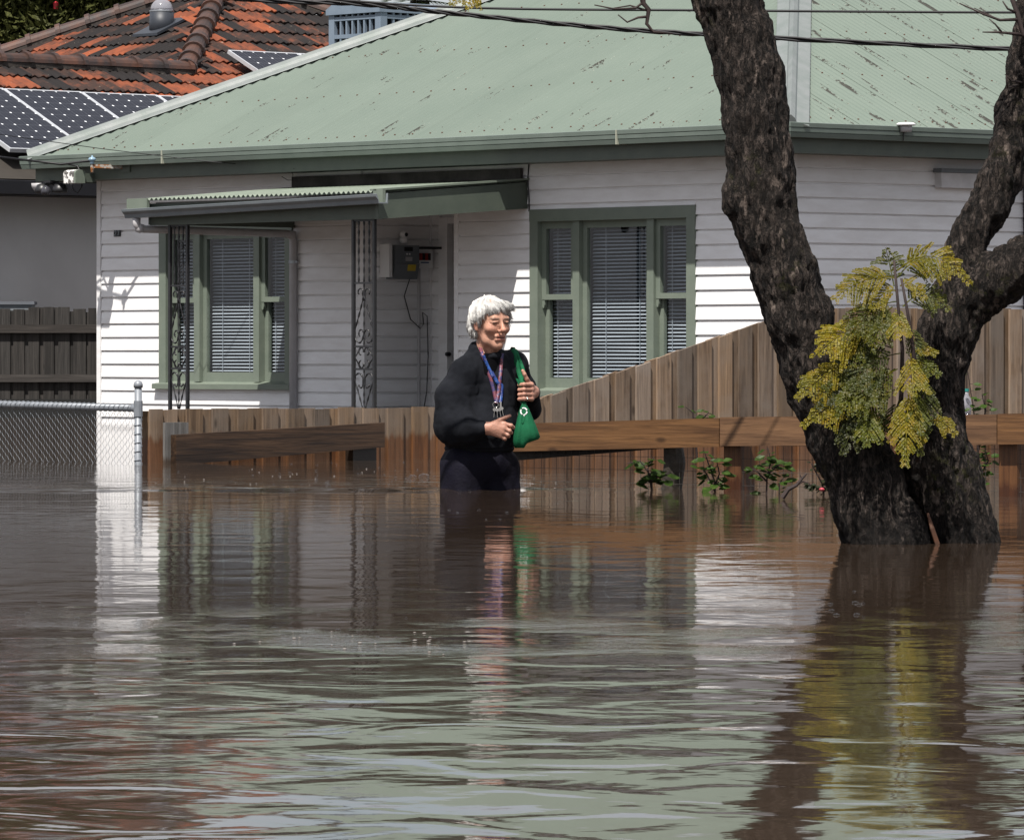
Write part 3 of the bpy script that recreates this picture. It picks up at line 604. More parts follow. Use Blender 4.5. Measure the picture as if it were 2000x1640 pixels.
# ------------------------------------------------------------------ neighbour: rendered house with terracotta roof (local x = -r, y = t)
NB = W(-4.05, 0); TQ = math.tan(math.radians(25)); NZ = 2.38
nb = thing('tiled_roof_house', 'grey rendered neighbour house with mottled orange and black tiled roof', 'house', NB, -TH)
RENDER = simple('grey_render', (.50,.485,.475), (.46,.445,.435), 2.0, rough=.9, bump=.25, bscale=120)
MB().box(-9.5, -.45, -3, 14, -.9, 2.3).build('wall', RENDER, nb)
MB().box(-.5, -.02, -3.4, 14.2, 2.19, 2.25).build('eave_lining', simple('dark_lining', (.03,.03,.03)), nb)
MB().extr([(-.03, 2.20), (.09, 2.20), (.10, 2.33), (.085, 2.335), (.075, 2.22), (-.03, 2.32)], 'y', -3.4, 14.2).build('gutter', simple('black_gutter', (.018,.018,.022), rough=.35), nb)
def tile_mat():
    t = NT('terracotta_tile'); r = t.rand(); v = t.coord('Object', (1, 1, 1), rand=11.0)
    n1 = t.noise(v, 9, 5, .65); n2 = t.noise(v, 2.5, 3)
    f = t.math('ADD', t.math('MULTIPLY_ADD', r, .50, .02), t.math('MULTIPLY', n2, .45)); f = t.math('MULTIPLY_ADD', n1, .35, t.math('SUBTRACT', f, .17))
    col = t.ramp(f, (.24, (.20,.052,.020)), (.36, (.125,.036,.017)), (.45, (.036,.018,.013)), (.58, (.009,.007,.007)))
    li = t.ramp(t.noise(v, 17, 5, .7), (.66, 0.), (.72, .7)); col = t.mix(li, col, (.30,.28,.22))
    return t.fin(col, .75, t.bump(n1, .3, .008), spec=.25)
TILE = tile_mat(); RIDGE = simple('ridge_tile_clay', (.022,.017,.017), (.075,.032,.02), 5, rough=.6, bump=.2, bscale=40, rand=.3)
MORTAR = simple('mortar', (.05,.042,.036), (.025,.02,.018), 25, rough=.9, bump=.4)
def tile_mesh():                                         # interlocking tile: two rolls, thick nosed lower edge; x across, y up the slope
    w_, L = .232, .40; prof = []
    for i in range(13):
        x = i / 12; prof.append((x * w_, .013 * (math.sin(x * 2 * math.pi * 2.0 - .6)) + (.012 if x > .9 else 0)))
    v = []; n = len(prof)
    for y, up in ((0, .030), (.012, .036), (L, .004)): v += [(x, y, z + up) for x, z in prof]
    v += [(x, .004, z + .006) for x, z in prof]
    f = [(i + k * n, i + 1 + k * n, i + 1 + (k + 1) * n, i + (k + 1) * n) for k in (0, 1) for i in range(n - 1)] + [(3 * n + i, 3 * n + i + 1, i + 1, i) for i in range(n - 1)]
    m = MB(); m.add(v, f); return m.mesh('roof_tile', TILE, False)
TM = tile_mesh(); GA = .33; TWID = .222
nroof = MB().add([(0, -3.4, NZ - .03), (0, 14.3, NZ - .03), (-5.35, 8.95, NZ + 5.35 * TQ - .03), (-2.7, 6.3, NZ + 2.7 * TQ - .03), (-2.7, -3.4, NZ + 2.7 * TQ - .03)], [(0, 1, 2, 3, 4)])
nroof.add([(0, 3.6, NZ - .03), (-5.35, 8.95, NZ + 5.35 * TQ - .03), (-10.7, 3.6, NZ - .03)], [(0, 1, 2)])
nroof.add([(-2.7, -3.4, NZ + 2.7 * TQ - .03), (-5.4, -3.4, NZ - .03), (-5.4, 6.3, NZ - .03), (-2.7, 6.3, NZ + 2.7 * TQ - .03)], [(0, 1, 2, 3)])
nroof.add([(-10.7, 3.6, NZ - .03), (-5.35, 8.95, NZ + 5.35 * TQ - .03), (0, 14.3, NZ - .03), (-10.7, 14.3, NZ - .03)], [(0, 1, 2), (0, 2, 3)])
nroof = nroof.build('roof', simple('sarking', (.03,.025,.02), rough=.9), nb)
pit = math.radians(25); cp = math.cos(pit)
ntile = 0; rest = MB()
def lay(face):
    global ntile
    k = -1
    while True:
        k += 1; s = k * GA                               # distance up the slope
        r = s * cp; z = NZ + s * math.sin(pit)
        if r > 5.3: break
        off = (k % 2) * TWID / 2
        if face == 'side':                               # faces +x, runs along y
            y0 = -1.0 if r < 2.66 else r + 3.6; y1 = 14.3 - r
            j = math.floor((y0 - off) / TWID)
            while j * TWID + off < y1 - .1:
                y = j * TWID + off; j += 1
                if y < y0 - .1: continue
                wp = nb_world(-r, y, z); px = 1000 + FPX * wp.x / wp.y; py = HY - FPX * (wp.z - CH) / wp.y
                if px < -25 or py < -25 or px > 770: continue
                hip_y = 309 - (px - 41) * .3446
                if py > hip_y + 14 and px > 40: continue
                if py > 215 and px < 300 and 1.2 < y < 5.95: continue
                put(-r, y, z, math.pi / 2)
        else:                                            # faces -y, runs along -x ; r here measures the climb from y = 3.6
            x0 = r; x1 = 10.7 - r; y = 3.6 + r
            if y < 5.9: continue
            j = math.floor((x0 + off) / TWID)
            while j * TWID + off < x1 - .05:
                x = j * TWID + off; j += 1
                if x < x0 + .05: continue
                wp = nb_world(-x, y, z); px = 1000 + FPX * wp.x / wp.y; py = HY - FPX * (wp.z - CH) / wp.y
                if px < -30 or py < -25: continue
                put(-x - TWID, y, z, 0)
def nb_world(x, y, z): return Vector((NB.x + x * UX + y * math.sin(TH), NB.y + x * UY + y * math.cos(TH), z))
def put(x, y, z, rz):
    global ntile
    ntile += 1
    o = link('roof_tile', TM, nroof, (x, y, z + rnd.uniform(-.003, .003))); o.rotation_euler = (pit + rnd.uniform(-.008, .008), 0, rz + rnd.uniform(-.012, .012))
lay('side'); lay('front')
print('tiles', ntile)
def ridge(p, q, step=.36):                               # half-round capping tiles laid over a mortar bed, each lapping the one below
    p, q = Vector(p), Vector(q); L = (q - p).length; d = (q - p) / L; n = int(L / step)
    sd_ = d.cross(Vector((0, 0, 1))).normalized(); up = sd_.cross(d)
    m = MB(); m.beam(p - up * .01, q - up * .01, .19, .05); m.build('mortar_bed', MORTAR, nroof)
    for i in range(n + 1):
        a = p + d * (i * step); b = a + d * (step + .05); m = MB(); vs = []; N_ = 9
        for c, rr in ((a, .128), (a + d * .055, .128), (a + d * .056, .105), (b, .098)):
            for k in range(N_):
                t = math.pi * (k / (N_ - 1)) ; vs.append(c + sd_ * (rr * math.cos(t)) + up * (rr * .95 * math.sin(t) + .02))
        fs = [(j * N_ + k, j * N_ + k + 1, (j + 1) * N_ + k + 1, (j + 1) * N_ + k) for j in range(3) for k in range(N_ - 1)] + [tuple(range(N_))]
        m.add(vs, fs).build('ridge_tile', RIDGE, nroof)
zr = lambda r: NZ + r * TQ + .02
ridge((-2.72, 6.35, zr(2.7)), (-2.7, 1.5, zr(2.7))); ridge((-2.7, 6.3, zr(2.7)), (-5.35, 8.95, zr(5.35))); ridge((-8.4, 5.9, zr(2.3)), (-5.35, 8.95, zr(5.35))); ridge((-3.0, 11.3, zr(3.0)), (-5.35, 8.95, zr(5.35)))
# solar panels
def solar_mat():
    t = NT('solar_cells'); sp = t.N('SeparateXYZ'); t.L(t.coord('Object'), sp, 0)
    def cellf(s, size): return t.math('ABSOLUTE', t.math('SUBTRACT', t.math('FRACT', t.math('DIVIDE', s, size)), .5))
    cx, cy = cellf(sp.outputs[0], .158), cellf(sp.outputs[1], .158)
    dot = t.math('GREATER_THAN', t.math('ADD', cx, cy), .90)
    ln = t.math('MAXIMUM', t.math('GREATER_THAN', cx, .488), t.math('GREATER_THAN', cy, .488))
    bus = t.math('GREATER_THAN', cellf(sp.outputs[0], .0527), .47)
    col = t.mix(t.math('MULTIPLY', bus, .35), (.006,.007,.013), (.12,.125,.15)); col = t.mix(t.math('MULTIPLY', ln, .45), col, (.14,.15,.17)); col = t.mix(dot, col, (.75,.77,.8))
    return t.fin(col, .28, spec=.12)
SOLAR = solar_mat(); ALU = simple('aluminium_frame', (.62,.64,.67), (.52,.54,.57), 9, rough=.35, metal=.4)
SPM = {}
def solar(t0, rtop, label, rows=10):
    L = .158 * rows + .04; s = rtop / cp; base = nb_world(-(s - L) * cp - .10 * math.sin(pit) * -1, t0, NZ + (s - L) * math.sin(pit) + .13)
    p = thing('solar_panel', label, 'solar panel', base, -TH, 'solar panels on the tiled roof'); p.rotation_euler = (pit, 0, -TH + math.pi / 2)
    if rows not in SPM:
        SPM[rows] = (MB().add([(0, 0, .036), (.948, 0, .036), (.948, .158 * rows, .036), (0, .158 * rows, .036)], [(0, 1, 2, 3)]).mesh('cells', SOLAR),
                     MB().box(-.018, .0, -.018, L - .02, 0, .042).box(.948, .966, -.018, L - .02, 0, .042).box(0, .948, -.018, 0, 0, .042).box(0, .948, L - .038, L - .02, 0, .042).mesh('frame', ALU))
    link('cells', SPM[rows][0], p); link('frame', SPM[rows][1], p)
solar(2.12, 1.72, 'solar panel at the left edge of the picture, cut off by the frame'); solar(3.11, 1.71, 'solar panel between two others, directly above the left end of the green gutter')
solar(4.10, 1.70, 'solar panel partly hidden behind the green hip, right of the middle panel'); solar(5.09, 1.69, 'sliver of a solar panel, last of the low row before the green hip')
solar(7.06, 2.98, 'solar panel standing alone higher up against the tiles beside the green hip'); solar(8.05, 2.98, 'upper solar panel mostly hidden by the green hip capping')
# skylight tube
k = (315 - 1000) / FPX; mrow = (HY - 62) / FPX
def on_front(px, py):
    k = (px - 1000) / FPX; m_ = (HY - py) / FPX; sT, cT = math.sin(TH), math.cos(TH)
    A = np.array([[UX - k * UY, sT - k * cT], [-m_ * UY, TQ - m_ * cT]]); B = np.array([k * NB.y - NB.x, CH + m_ * NB.y - NZ + 3.6 * TQ]); x, y = np.linalg.solve(A, B); return x, y, NZ + (y - 3.6) * TQ
x, y, z = on_front(316, 62)
sk = thing('roof_skylight', 'clear dome skylight tube on a dark collar on the tiled roof', 'skylight', nb_world(x, y, z), -TH)
SKC = simple('dark_collar', (.03,.035,.045), rough=.5)
MB().hexa([(-.25, -.22, -.06), (.2, -.22, -.06), (.2, .2, .13), (-.25, .2, .13), (-.25, -.22, -.03), (.2, -.22, -.03), (.2, .2, .16), (-.25, .2, .16)]).build('flashing', SKC, sk)
MB().lathe([(.145, -.05), (.135, .22)], n=20).build('collar', SKC, sk, True); MB().lathe([(.138, .22), (.138, .235)], n=20).build('rim', GALV, sk)
dome = NT('clear_dome'); dome.n.remove(dome.bsdf); a_ = dome.N('BsdfTransparent'); a_.inputs[0].default_value = (.8,.8,.85,1); b_ = dome.N('BsdfGlossy'); b_.inputs['Roughness'].default_value = .05; c_ = dome.N('BsdfDiffuse'); c_.inputs[0].default_value = (.5,.5,.55,1)
ms1 = dome.N('MixShader'); ms1.inputs[0].default_value = .35; dome.L(a_.outputs[0], ms1, 1); dome.L(c_.outputs[0], ms1, 2); ms2 = dome.N('MixShader'); ms2.inputs[0].default_value = .14; dome.L(ms1.outputs[0], ms2, 1); dome.L(b_.outputs[0], ms2, 2); dome.L(ms2.outputs[0], dome.out, 'Surface')
MB().lathe([(.128 * math.cos(t), .235 + .135 * math.sin(t)) for t in [i * .196 for i in range(8)]] + [(.006, .372)], n=20).build('dome', dome.m, sk, True)

# ------------------------------------------------------------------ dark paling fence across the side passage
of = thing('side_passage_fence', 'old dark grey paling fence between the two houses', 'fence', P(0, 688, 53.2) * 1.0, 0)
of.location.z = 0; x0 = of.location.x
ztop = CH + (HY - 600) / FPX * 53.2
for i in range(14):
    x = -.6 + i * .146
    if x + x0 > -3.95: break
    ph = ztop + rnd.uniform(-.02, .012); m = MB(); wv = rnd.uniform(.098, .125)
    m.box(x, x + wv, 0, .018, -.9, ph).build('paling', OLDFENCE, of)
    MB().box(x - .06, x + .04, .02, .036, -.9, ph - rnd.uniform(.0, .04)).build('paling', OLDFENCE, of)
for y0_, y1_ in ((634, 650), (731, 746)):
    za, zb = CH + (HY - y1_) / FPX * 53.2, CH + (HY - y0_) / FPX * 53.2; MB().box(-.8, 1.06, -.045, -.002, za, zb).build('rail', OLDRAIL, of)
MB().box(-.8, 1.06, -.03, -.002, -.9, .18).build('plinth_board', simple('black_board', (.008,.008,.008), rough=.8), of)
cb = thing('grey_cabinet', 'grey metal cabinet top showing above the dark side fence', 'cabinet', P(10, 688, 54.0), 0)
MB().box(-.6, .27, 0, .3, -1.2, CH * 0 + (HY - 595) / FPX * 54 ).build('body', MGREY, cb); MB().box(-.62, .29, -.02, .32, (HY - 595) / FPX * 54 + .001, (HY - 590) / FPX * 54 + .006).build('lid', simple('cabinet_lid', (.12,.13,.15)), cb)

# ------------------------------------------------------------------ low side fence that rakes up to full height (local y along the fence)
FC = Vector((-2.085, 31.2, 0))
pf = thing('paling_fence', 'weathered timber paling fence, low at left and raking up to full height at right', 'fence', FC, -TH)
def ftop(t):
    return .307 if t < 2.84 else min(.307 + (t - 2.84) * .2526, .92)
i = 0; t = .10
while t < 9.5:
    wv = rnd.uniform(.094, .104); t1 = t + wv; x = .0 if i % 2 else .017
    e = rnd.uniform(-.004, .006)
    m = MB(); a, b = t - .008, t1 + .008
    m.hexa([(x, a, -.9), (x, b, -.9), (x - .016, b, -.9), (x - .016, a, -.9), (x, a, ftop(a) + e), (x, b, ftop(b) + e), (x - .016, b, ftop(b) + e), (x - .016, a, ftop(a) + e)])
    o = m.build('paling', FENCE, pf); t += wv - (.004 if t < 2.6 else .010); i += 1
for z in (.05, -.5): MB().box(-.07, -.018, .1, 9.4, z, z + .07).build('back_rail', FENCE, pf)
MB().box(-.05, .05, -.02, .085, -.9, .30).build('end_post', FENCE, pf); MB().box(.052, .068, -.03, .06, -.9, .312).build('end_board', FENCE, pf)
# tilted soaked rail fixed along the low part
lb = thing('barrier_rail', 'dark soaked timber rail tilted across the low fence beside the gate post', 'rail', FC, -TH)
ta, tb = .10, 1.66
lb_m = MB().hexa([(.09, ta, -.01), (.14, ta, -.01), (.14, tb, .078), (.09, tb, .078), (.09, ta, .165), (.14, ta, .165), (.14, tb, .222), (.09, tb, .222)]); lb_m.build('rail', WETRAIL, lb)
MB().box(.0175, .088, .06, .23, -.9, .235).build('post', GREYPOST, lb); MB().box(.0175, .088, 1.46, 1.64, -.9, .10).build('post', simple('black_wet_post', (.02,.014,.01), rough=.4), lb)

# ------------------------------------------------------------------ chain link front fence
cl = thing('chain_link_fence', 'low galvanised chain link fence with round corner post at the left', 'fence', FC + Vector((-.045, -.10, 0)), -TH)
PW = simple('dull_galvanised', (.22,.235,.26), (.15,.165,.185), 14, rough=.45, metal=.15)
post = MB().tube([(0, 0, -.95), (0, 0, .445)], .0215, 14).build('post', PW, cl, True)
MB().lathe([(.026, .435), (.027, .452), (.022, .466), (.012, .475), (.002, .478)], n=14).build('post_cap', PW, post, True); MB().lathe([(.026, .27), (.026, .36)], n=12).build('collar', PW, post)
RZ0, RZ1 = .318, .345
rl = MB().tube([(-.02, 0, RZ0), (-3.0, 0, RZ1)], .0205, 12).build('top_rail', PW, cl, True); MB().lathe([(.0, -.03), (.022, -.02), (.027, .0), (.022, .03), (.0, .032)], (-.03, -.0, RZ0), 12, 'x').build('rail_end', PW, cl, True)
m = MB()
for k in range(64):
    x = -.07 - k * .045; z = RZ0 + (RZ1 - RZ0) * (-x / 3); m.tube([(x + .012 * math.sin(a), .0235 * math.cos(a), z + .0235 * math.sin(a)) for a in [q * .7 for q in range(9)]], .0022, 4, close=True)
kind(m.build('tie_wire', PW, cl), 'stuff')
m = MB(); dx = .0135
for k in range(108):
    x = -.03 - k * dx * 2; pts = []; fl_ = 1 if k % 2 else -1
    for j in range(27):
        z = .29 - j * .0225; s = fl_ if (j % 2) else -fl_
        pts.append((x + s * dx * 1.02 + rnd.uniform(-.001, .001), -.004 * s, z + .02 * (-x / 3)))
    m.tube(pts, .0013, 4, cap=False)
kind(m.build('wire_mesh', PW, cl), 'stuff')
m = MB()
for k in range(6): m.tube([(.024 * math.cos(a), .024 * math.sin(a), .25 - .05 * k + .004 * a) for a in [q * .7 for q in range(10)]], .0022, 4)
m.build('post_tie', PW, cl)

# ------------------------------------------------------------------ timber barrier in front of the tall fence
BA, BB = P(1000, 688, 26.2), P(2060, 688, 23.85); bdir = (BB - BA); bl = math.hypot(bdir.x, bdir.y); brz = math.atan2(bdir.y, bdir.x)
br = thing('timber_barrier', 'low orange brown timber barrier with wire mesh in front of the tall fence', 'barrier', (BA.x, BA.y, 0), brz)
def bt(px):
    k = (px - 1000) / FPX; return (k * BA.y - BA.x) / (math.cos(brz) - k * math.sin(brz))
def bz(px, py): t_ = bt(px); return CH + (HY - py) / FPX * (BA.y + t_ * math.sin(brz))
for p0, p1, ta_, tb_, h in ((985, 1417, 828, 816, .133), (1419, 1959, 814.5, 809, .133), (1961, 2300, 808, 801, .135)):
    q0, q1 = bt(p0), bt(p1); a, b = bz(p0, ta_), bz(p1, tb_)
    MB().hexa([(q0, -.045, a - h), (q1, -.045, b - h), (q1, 0, b - h), (q0, 0, a - h), (q0, -.045, a), (q1, -.045, b), (q1, 0, b), (q0, 0, a)]).build('rail', RAIL, br)
for px in (1429, 1968): q = bt(px); MB().box(q - .052, q + .052, .003, .10, -.9, .30).build('post', POSTM, br)
q0, q1 = bt(990), bt(1300); MB().hexa([(q0, .02, .115), (q1, .02, .19), (q1, .05, .19), (q0, .05, .115), (q0, .02, .17), (q1, .02, .215), (q1, .05, .215), (q0, .05, .17)]).build('under_strip', simple('black_under_strip', (.016,.014,.013), rough=.7), br)  # black tapering strip below and behind the first rail
q = bt(1300); m = MB(); m.tube([(q, .05, -.9), (q - .01, .05, 0), (q + .01, .05, .12), (q, .05, .22)], [.055, .05, .052, .045], 9).build('stump_post', simple('dark_stump', (.05,.04,.03), (.02,.016,.012), 20, rough=.8, bump=.5), br)
m = MB(); q0, q1 = bt(1010), bt(2060); n = int((q1 - q0) / .05)
for i in range(n): x = q0 + i * .05; m.box(x - .0009, x + .0009, .0145, .016, -.2, .3)
for k in range(8): z = .27 - k * .062; m.box(q0, q1, .0125, .0141, z - .0009, z + .0009)
kind(m.build('wire_mesh', simple('rusty_wire', (.05,.045,.04), rough=.7), br), 'stuff')
# ------------------------------------------------------------------ signed distance modelling with surface nets
class SDF:
    def __init__(s, lo, hi, h):
        s.lo = np.array(lo, float); s.h = h; s.n = np.ceil((np.array(hi) - s.lo) / h).astype(int) + 1
        s.ax = [s.lo[i] + h * np.arange(s.n[i]) for i in range(3)]; s.d = np.full(s.n, .2, np.float32)
    def sub(s, lo, hi):
        sl = []
        for i in range(3):
            a = int(np.clip(math.floor((lo[i] - s.lo[i]) / s.h), 0, s.n[i])); b = int(np.clip(math.ceil((hi[i] - s.lo[i]) / s.h) + 1, 0, s.n[i])); sl.append(slice(a, b))
        g = np.meshgrid(*[s.ax[i][sl[i]] for i in range(3)], indexing='ij', sparse=True); return tuple(sl), g
    def op(s, sl, d, k, mode):
        a = s.d[sl]
        if a.size == 0: return
        if mode == 'add':
            h = np.maximum(k - np.abs(a - d), 0) / max(k, 1e-6); s.d[sl] = np.minimum(a, d) - h * h * k * .25
        else:
            d = -d; h = np.maximum(k - np.abs(a - d), 0) / max(k, 1e-6); s.d[sl] = np.maximum(a, d) + h * h * k * .25
    def cap(s, p, q, r0, r1=None, k=.02, mode='add'):
        r1 = r0 if r1 is None else r1; p, q = np.array(p, float), np.array(q, float); m = max(r0, r1) + k + 3 * s.h + .02
        sl, (X, Y, Z) = s.sub(np.minimum(p, q) - m, np.maximum(p, q) + m); v = q - p; L = max(v @ v, 1e-9)
        t = np.clip(((X - p[0]) * v[0] + (Y - p[1]) * v[1] + (Z - p[2]) * v[2]) / L, 0, 1)
        d = np.sqrt((X - p[0] - t * v[0]) ** 2 + (Y - p[1] - t * v[1]) ** 2 + (Z - p[2] - t * v[2]) ** 2) - (r0 + (r1 - r0) * t); s.op(sl, d, k, mode)
    def ell(s, c, r, k=.02, mode='add', rot=None):
        c, r = np.array(c, float), np.array(r, float); m = max(r) + k + 3 * s.h + .02; sl, (X, Y, Z) = s.sub(c - m, c + m)
        x, y, z = X - c[0], Y - c[1], Z - c[2]
        if rot is not None:
            R = np.array(rot); x, y, z = (R[0, 0] * x + R[0, 1] * y + R[0, 2] * z, R[1, 0] * x + R[1, 1] * y + R[1, 2] * z, R[2, 0] * x + R[2, 1] * y + R[2, 2] * z)
        k0 = np.sqrt((x / r[0]) ** 2 + (y / r[1]) ** 2 + (z / r[2]) ** 2); k1 = np.sqrt((x / r[0] ** 2) ** 2 + (y / r[1] ** 2) ** 2 + (z / r[2] ** 2) ** 2)
        s.op(sl, k0 * (k0 - 1) / np.maximum(k1, 1e-6), k, mode)
    def cutz(s, z, below=True):
        Z = s.ax[2][None, None, :]; s.d = np.maximum(s.d, (z - Z) if below else (Z - z)).astype(np.float32)
    def nets(s):
        d = s.d; n = s.n; ins = d < 0; c = n - 1; S = np.zeros((*c, 3), np.float32); cnt = np.zeros(c, np.float32)
        off = [(i, j, k) for i in (0, 1) for j in (0, 1) for k in (0, 1)]
        g = lambda A, o: A[o[0]:o[0] + c[0], o[1]:o[1] + c[1], o[2]:o[2] + c[2]]
        for o in off:
            for a in range(3):
                if o[a]: continue
                o2 = list(o); o2[a] = 1; d0, d1 = g(d, o), g(d, o2); m = (d0 < 0) != (d1 < 0); idx = np.nonzero(m)
                t = d0[idx] / (d0[idx] - d1[idx]); v = np.tile(np.array(o, np.float32), (len(t), 1)); v[:, a] = t
                S[idx] += v; cnt[idx] += 1
        act = cnt > 0; ids = np.full(c, -1, np.int64); ci = np.argwhere(act); ids[act] = np.arange(len(ci))
        V_ = (ci + S[act] / cnt[act][:, None]) * s.h + s.lo; F_ = []
        for a in range(3):
            b, e = (a + 1) % 3, (a + 2) % 3; lo = [slice(None)] * 3; hi = [slice(None)] * 3; lo[a] = slice(0, n[a] - 1); hi[a] = slice(1, n[a])
            A, B = ins[tuple(lo)], ins[tuple(hi)]; q = np.argwhere(A != B); q = q[(q[:, b] > 0) & (q[:, e] > 0) & (q[:, b] < n[b] - 1) & (q[:, e] < n[e] - 1)]
            fl = A[tuple(q.T)]; r = []
            for db, de in ((-1, -1), (0, -1), (0, 0), (-1, 0)):
                p = q.copy(); p[:, b] += db; p[:, e] += de; r.append(ids[tuple(p.T)])
            f = np.stack(r, 1); f[~fl] = f[~fl][:, ::-1]; F_.append(f)
        return V_, np.concatenate(F_)
def vnormals(v, f):
    n = np.zeros_like(v); fn = np.cross(v[f[:, 2]] - v[f[:, 0]], v[f[:, 3]] - v[f[:, 1]])
    for k in range(4): np.add.at(n, f[:, k], fn)
    return n / np.maximum(np.linalg.norm(n, axis=1, keepdims=True), 1e-9)

# ------------------------------------------------------------------ jacaranda with two leaning trunks
TD = 18.2; TS = FPX / TD
def T(px, py, dy=0.0): return np.array([(px - 1000) / TS, dy, CH + (HY - py) / TS])
def bark_mat():
    t = NT('rough_dark_bark'); v = t.coord('Object', (1, 1, .42)); v2 = t.coord('Object')
    n1 = t.noise(v, 34, 6, .68, .7); n2 = t.noise(v2, 5, 4); crack = t.ramp(t.noise(t.coord('Object', (1, 1, .4)), 62, 5, .75, .8), (.42, 0.), (.56, 1.))
    col = t.mix(t.math('MULTIPLY', crack, t.ramp(n1, (.34, .25), (.62, 1.))), (.004,.0034,.003), (.080,.063,.054)); col = t.mix(t.ramp(n2, (.5, 0.), (.72, .6)), col, (.034,.027,.023))
    pale = t.ramp(t.noise(t.coord('Object', (1, 1, .35)), 30, 3, .5), (.63, 0.), (.67, .9)); col = t.mix(pale, col, (.17,.135,.115))
    moss = t.math('MULTIPLY', t.ramp(t.noise(v2, 26, 4, .7), (.54, 0.), (.62, .75)), t.ramp(t.noise(v2, 2.1, 2), (.56, 0.), (.64, 1.))); col = t.mix(moss, col, (.04,.04,.009))
    h = t.math('MULTIPLY_ADD', crack, .5, n1)
    # soaked foot of the trunk
    sp = t.N('SeparateXYZ'); t.L(t.N('NewGeometry').outputs['Position'], sp, 0)
    wet = t.ramp(t.math('MULTIPLY_ADD', t.noise(v2, 14, 3), .12, sp.outputs['Z']), (.12, 1.), (.17, 0.)); col = t.mix(t.math('MULTIPLY', wet, .62), col, (.006,.005,.005))
    return t.fin(col, .85, t.bump(h, 1.0, .035), spec=.2)
BARK = bark_mat()
tree = thing('jacaranda_tree', 'big dark rough barked tree with two leaning trunks standing in the flood', 'tree', (0, TD, 0))
L1 = [(1760,1260,90,0), (1748,1120,84,0), (1732,1054,78,0), (1704,999,72,0), (1690,940,70,0), (1672,899,67,0), (1650,857,66,0), (1610,768,62,0), (1588,711,62,-.01), (1560,624,63,-.02), (1532,533,63,-.03), (1510,469,61,-.03), (1494,430,61,-.03), (1489,385,63,-.03), (1487,340,63,-.03), (1480,285,60,-.03), (1474,225,60,-.03), (1465,150,62,-.02), (1445,70,61,0), (1423,0,61,0), (1380,-140,58,.05), (1320,-330,52,.1), (1270,-520,46,.15)]
L2 = [(1920,1260,82,.09), (1902,1120,74,.09), (1886,1054,66,.09), (1866,999,70,.09), (1846,940,73,.09), (1830,899,72,.08), (1829,844,56,.06), (1834,798,48,.07), (1838,761,45,.07), (1845,697,48,.08), (1856,643,54,.08), (1872,590,52,.08)]
LA = [(1868,590,46,.08), (1880,530,38,.09), (1893,480,36,.1), (1908,445,36,.1), (1938,402,38,.1), (1960,350,40,.1), (1973,290,31,.1), (1984,220,28,.1), (1996,140,27,.1), (2012,50,26,.1), (2040,-80,25,.1), (2070,-260,22,.1)]
LB = [(1878,602,50,.08), (1920,570,50,.06), (1960,538,49,.04), (2010,508,47,.02), (2080,470,45,0), (2180,400,42,-.03), (2260,300,38,-.05), (2320,150,34,-.05)]
def stem(chains, lo, hi, knob=None):
    S = SDF(lo, hi, .0075)
    for ch in chains:
        for a, b in zip(ch[:-1], ch[1:]): S.cap(T(a[0], a[1], a[3]), T(b[0], b[1], b[3]), a[2] / TS, b[2] / TS, .03)
    if knob: S.ell(T(1430, 388, -.05), (.035, .06, .05), .05)
    tv, tf = S.nets(); tn = vnormals(tv, tf)
    # bark plates: ridges stretched up the stem, cracked across
    q = tv * np.array([38., 38., 9.]); q[:, 0] += .4 * q[:, 2]; rid = fbm(q, 3, 3); q2 = tv * np.array([60, 60, 34.])
    disp = .020 * rid - .010 * np.maximum(0, np.abs(fbm(tv * np.array([24., 24., 7.]), 2, 14)) * -6 + .5) + .010 * fbm(q2, 2, 9) + .008 * fbm(tv * 6., 3, 21)
    link('trunk', npmesh('trunk', tv + tn * disp[:, None], tf, BARK), tree)
stem([L1], (.40, -.32, -.42), (1.75, .34, 2.75), True); stem([L2, LA, LB], (1.15, -.24, -.42), (2.45, .42, 2.4))
# the pale orange split between the trunks
m = MB(); pts = [T(1808, 1000, -.085), T(1816, 1030, -.10), T(1826, 1060, -.10), T(1830, 1100, -.08)]; m.tube(pts, [.004, .008, .009, .008], 6).build('torn_bark', simple('torn_wood', (.09,.034,.014), (.04,.018,.01), 30, rough=.7), tree)
TWIG = simple('twig_bark', (.018,.012,.011), (.035,.022,.02), 40, rough=.8)
def twig(pts, r0, r1, name='twig'):
    n = len(pts); MB().tube([T(*p) for p in pts], [r0 + (r1 - r0) * i / (n - 1) for i in range(n)], 6).build(name, TWIG, tree, True)
twig([(1290,-420,.05), (1262,-180,-.05), (1250,-40,-.08), (1255,10,-.08), (1266,22,-.08), (1262,50,-.08), (1275,66,-.08), (1312,69,-.08)], .014, .003)
twig([(1255,8,-.08), (1240,20,-.09), (1200,22,-.10), (1160,14,-.10)], .005, .002); twig([(1264,36,-.08), (1245,38,-.09), (1224,47,-.09), (1206,33,-.1)], .005, .002); twig([(1262,24,-.08), (1230,14,-.07), (1190,20,-.06)], .004, .0015)
twig([(2040,-200,.0), (1995,-60,-.02), (1975,0,-.04), (1985,30,-.05), (1995,70,-.05), (2000,75,-.05)], .012, .006)
twig([(1993,70,-.05), (1950,66,-.07), (1915,66,-.08)], .006, .002); twig([(1990,40,-.05), (1950,42,-.06), (1920,32,-.07), (1870,10,-.08)], .006, .002); twig([(1950,42,-.06), (1925,30,-.05), (1900,18,-.05)], .003, .0015)
twig([(1952,65,-.07), (1940,50,-.07), (1928,40,-.07)], .004, .0015); twig([(1985,28,-.05), (1965,20,-.06), (1955,5,-.06)], .005, .002)
twig([(1998,160,.05), (1975,158,.0), (1962,146,-.02)], .004, .0015); twig([(1990,165,.05), (1968,172,.0), (1965,150,-.02)], .004, .0015)
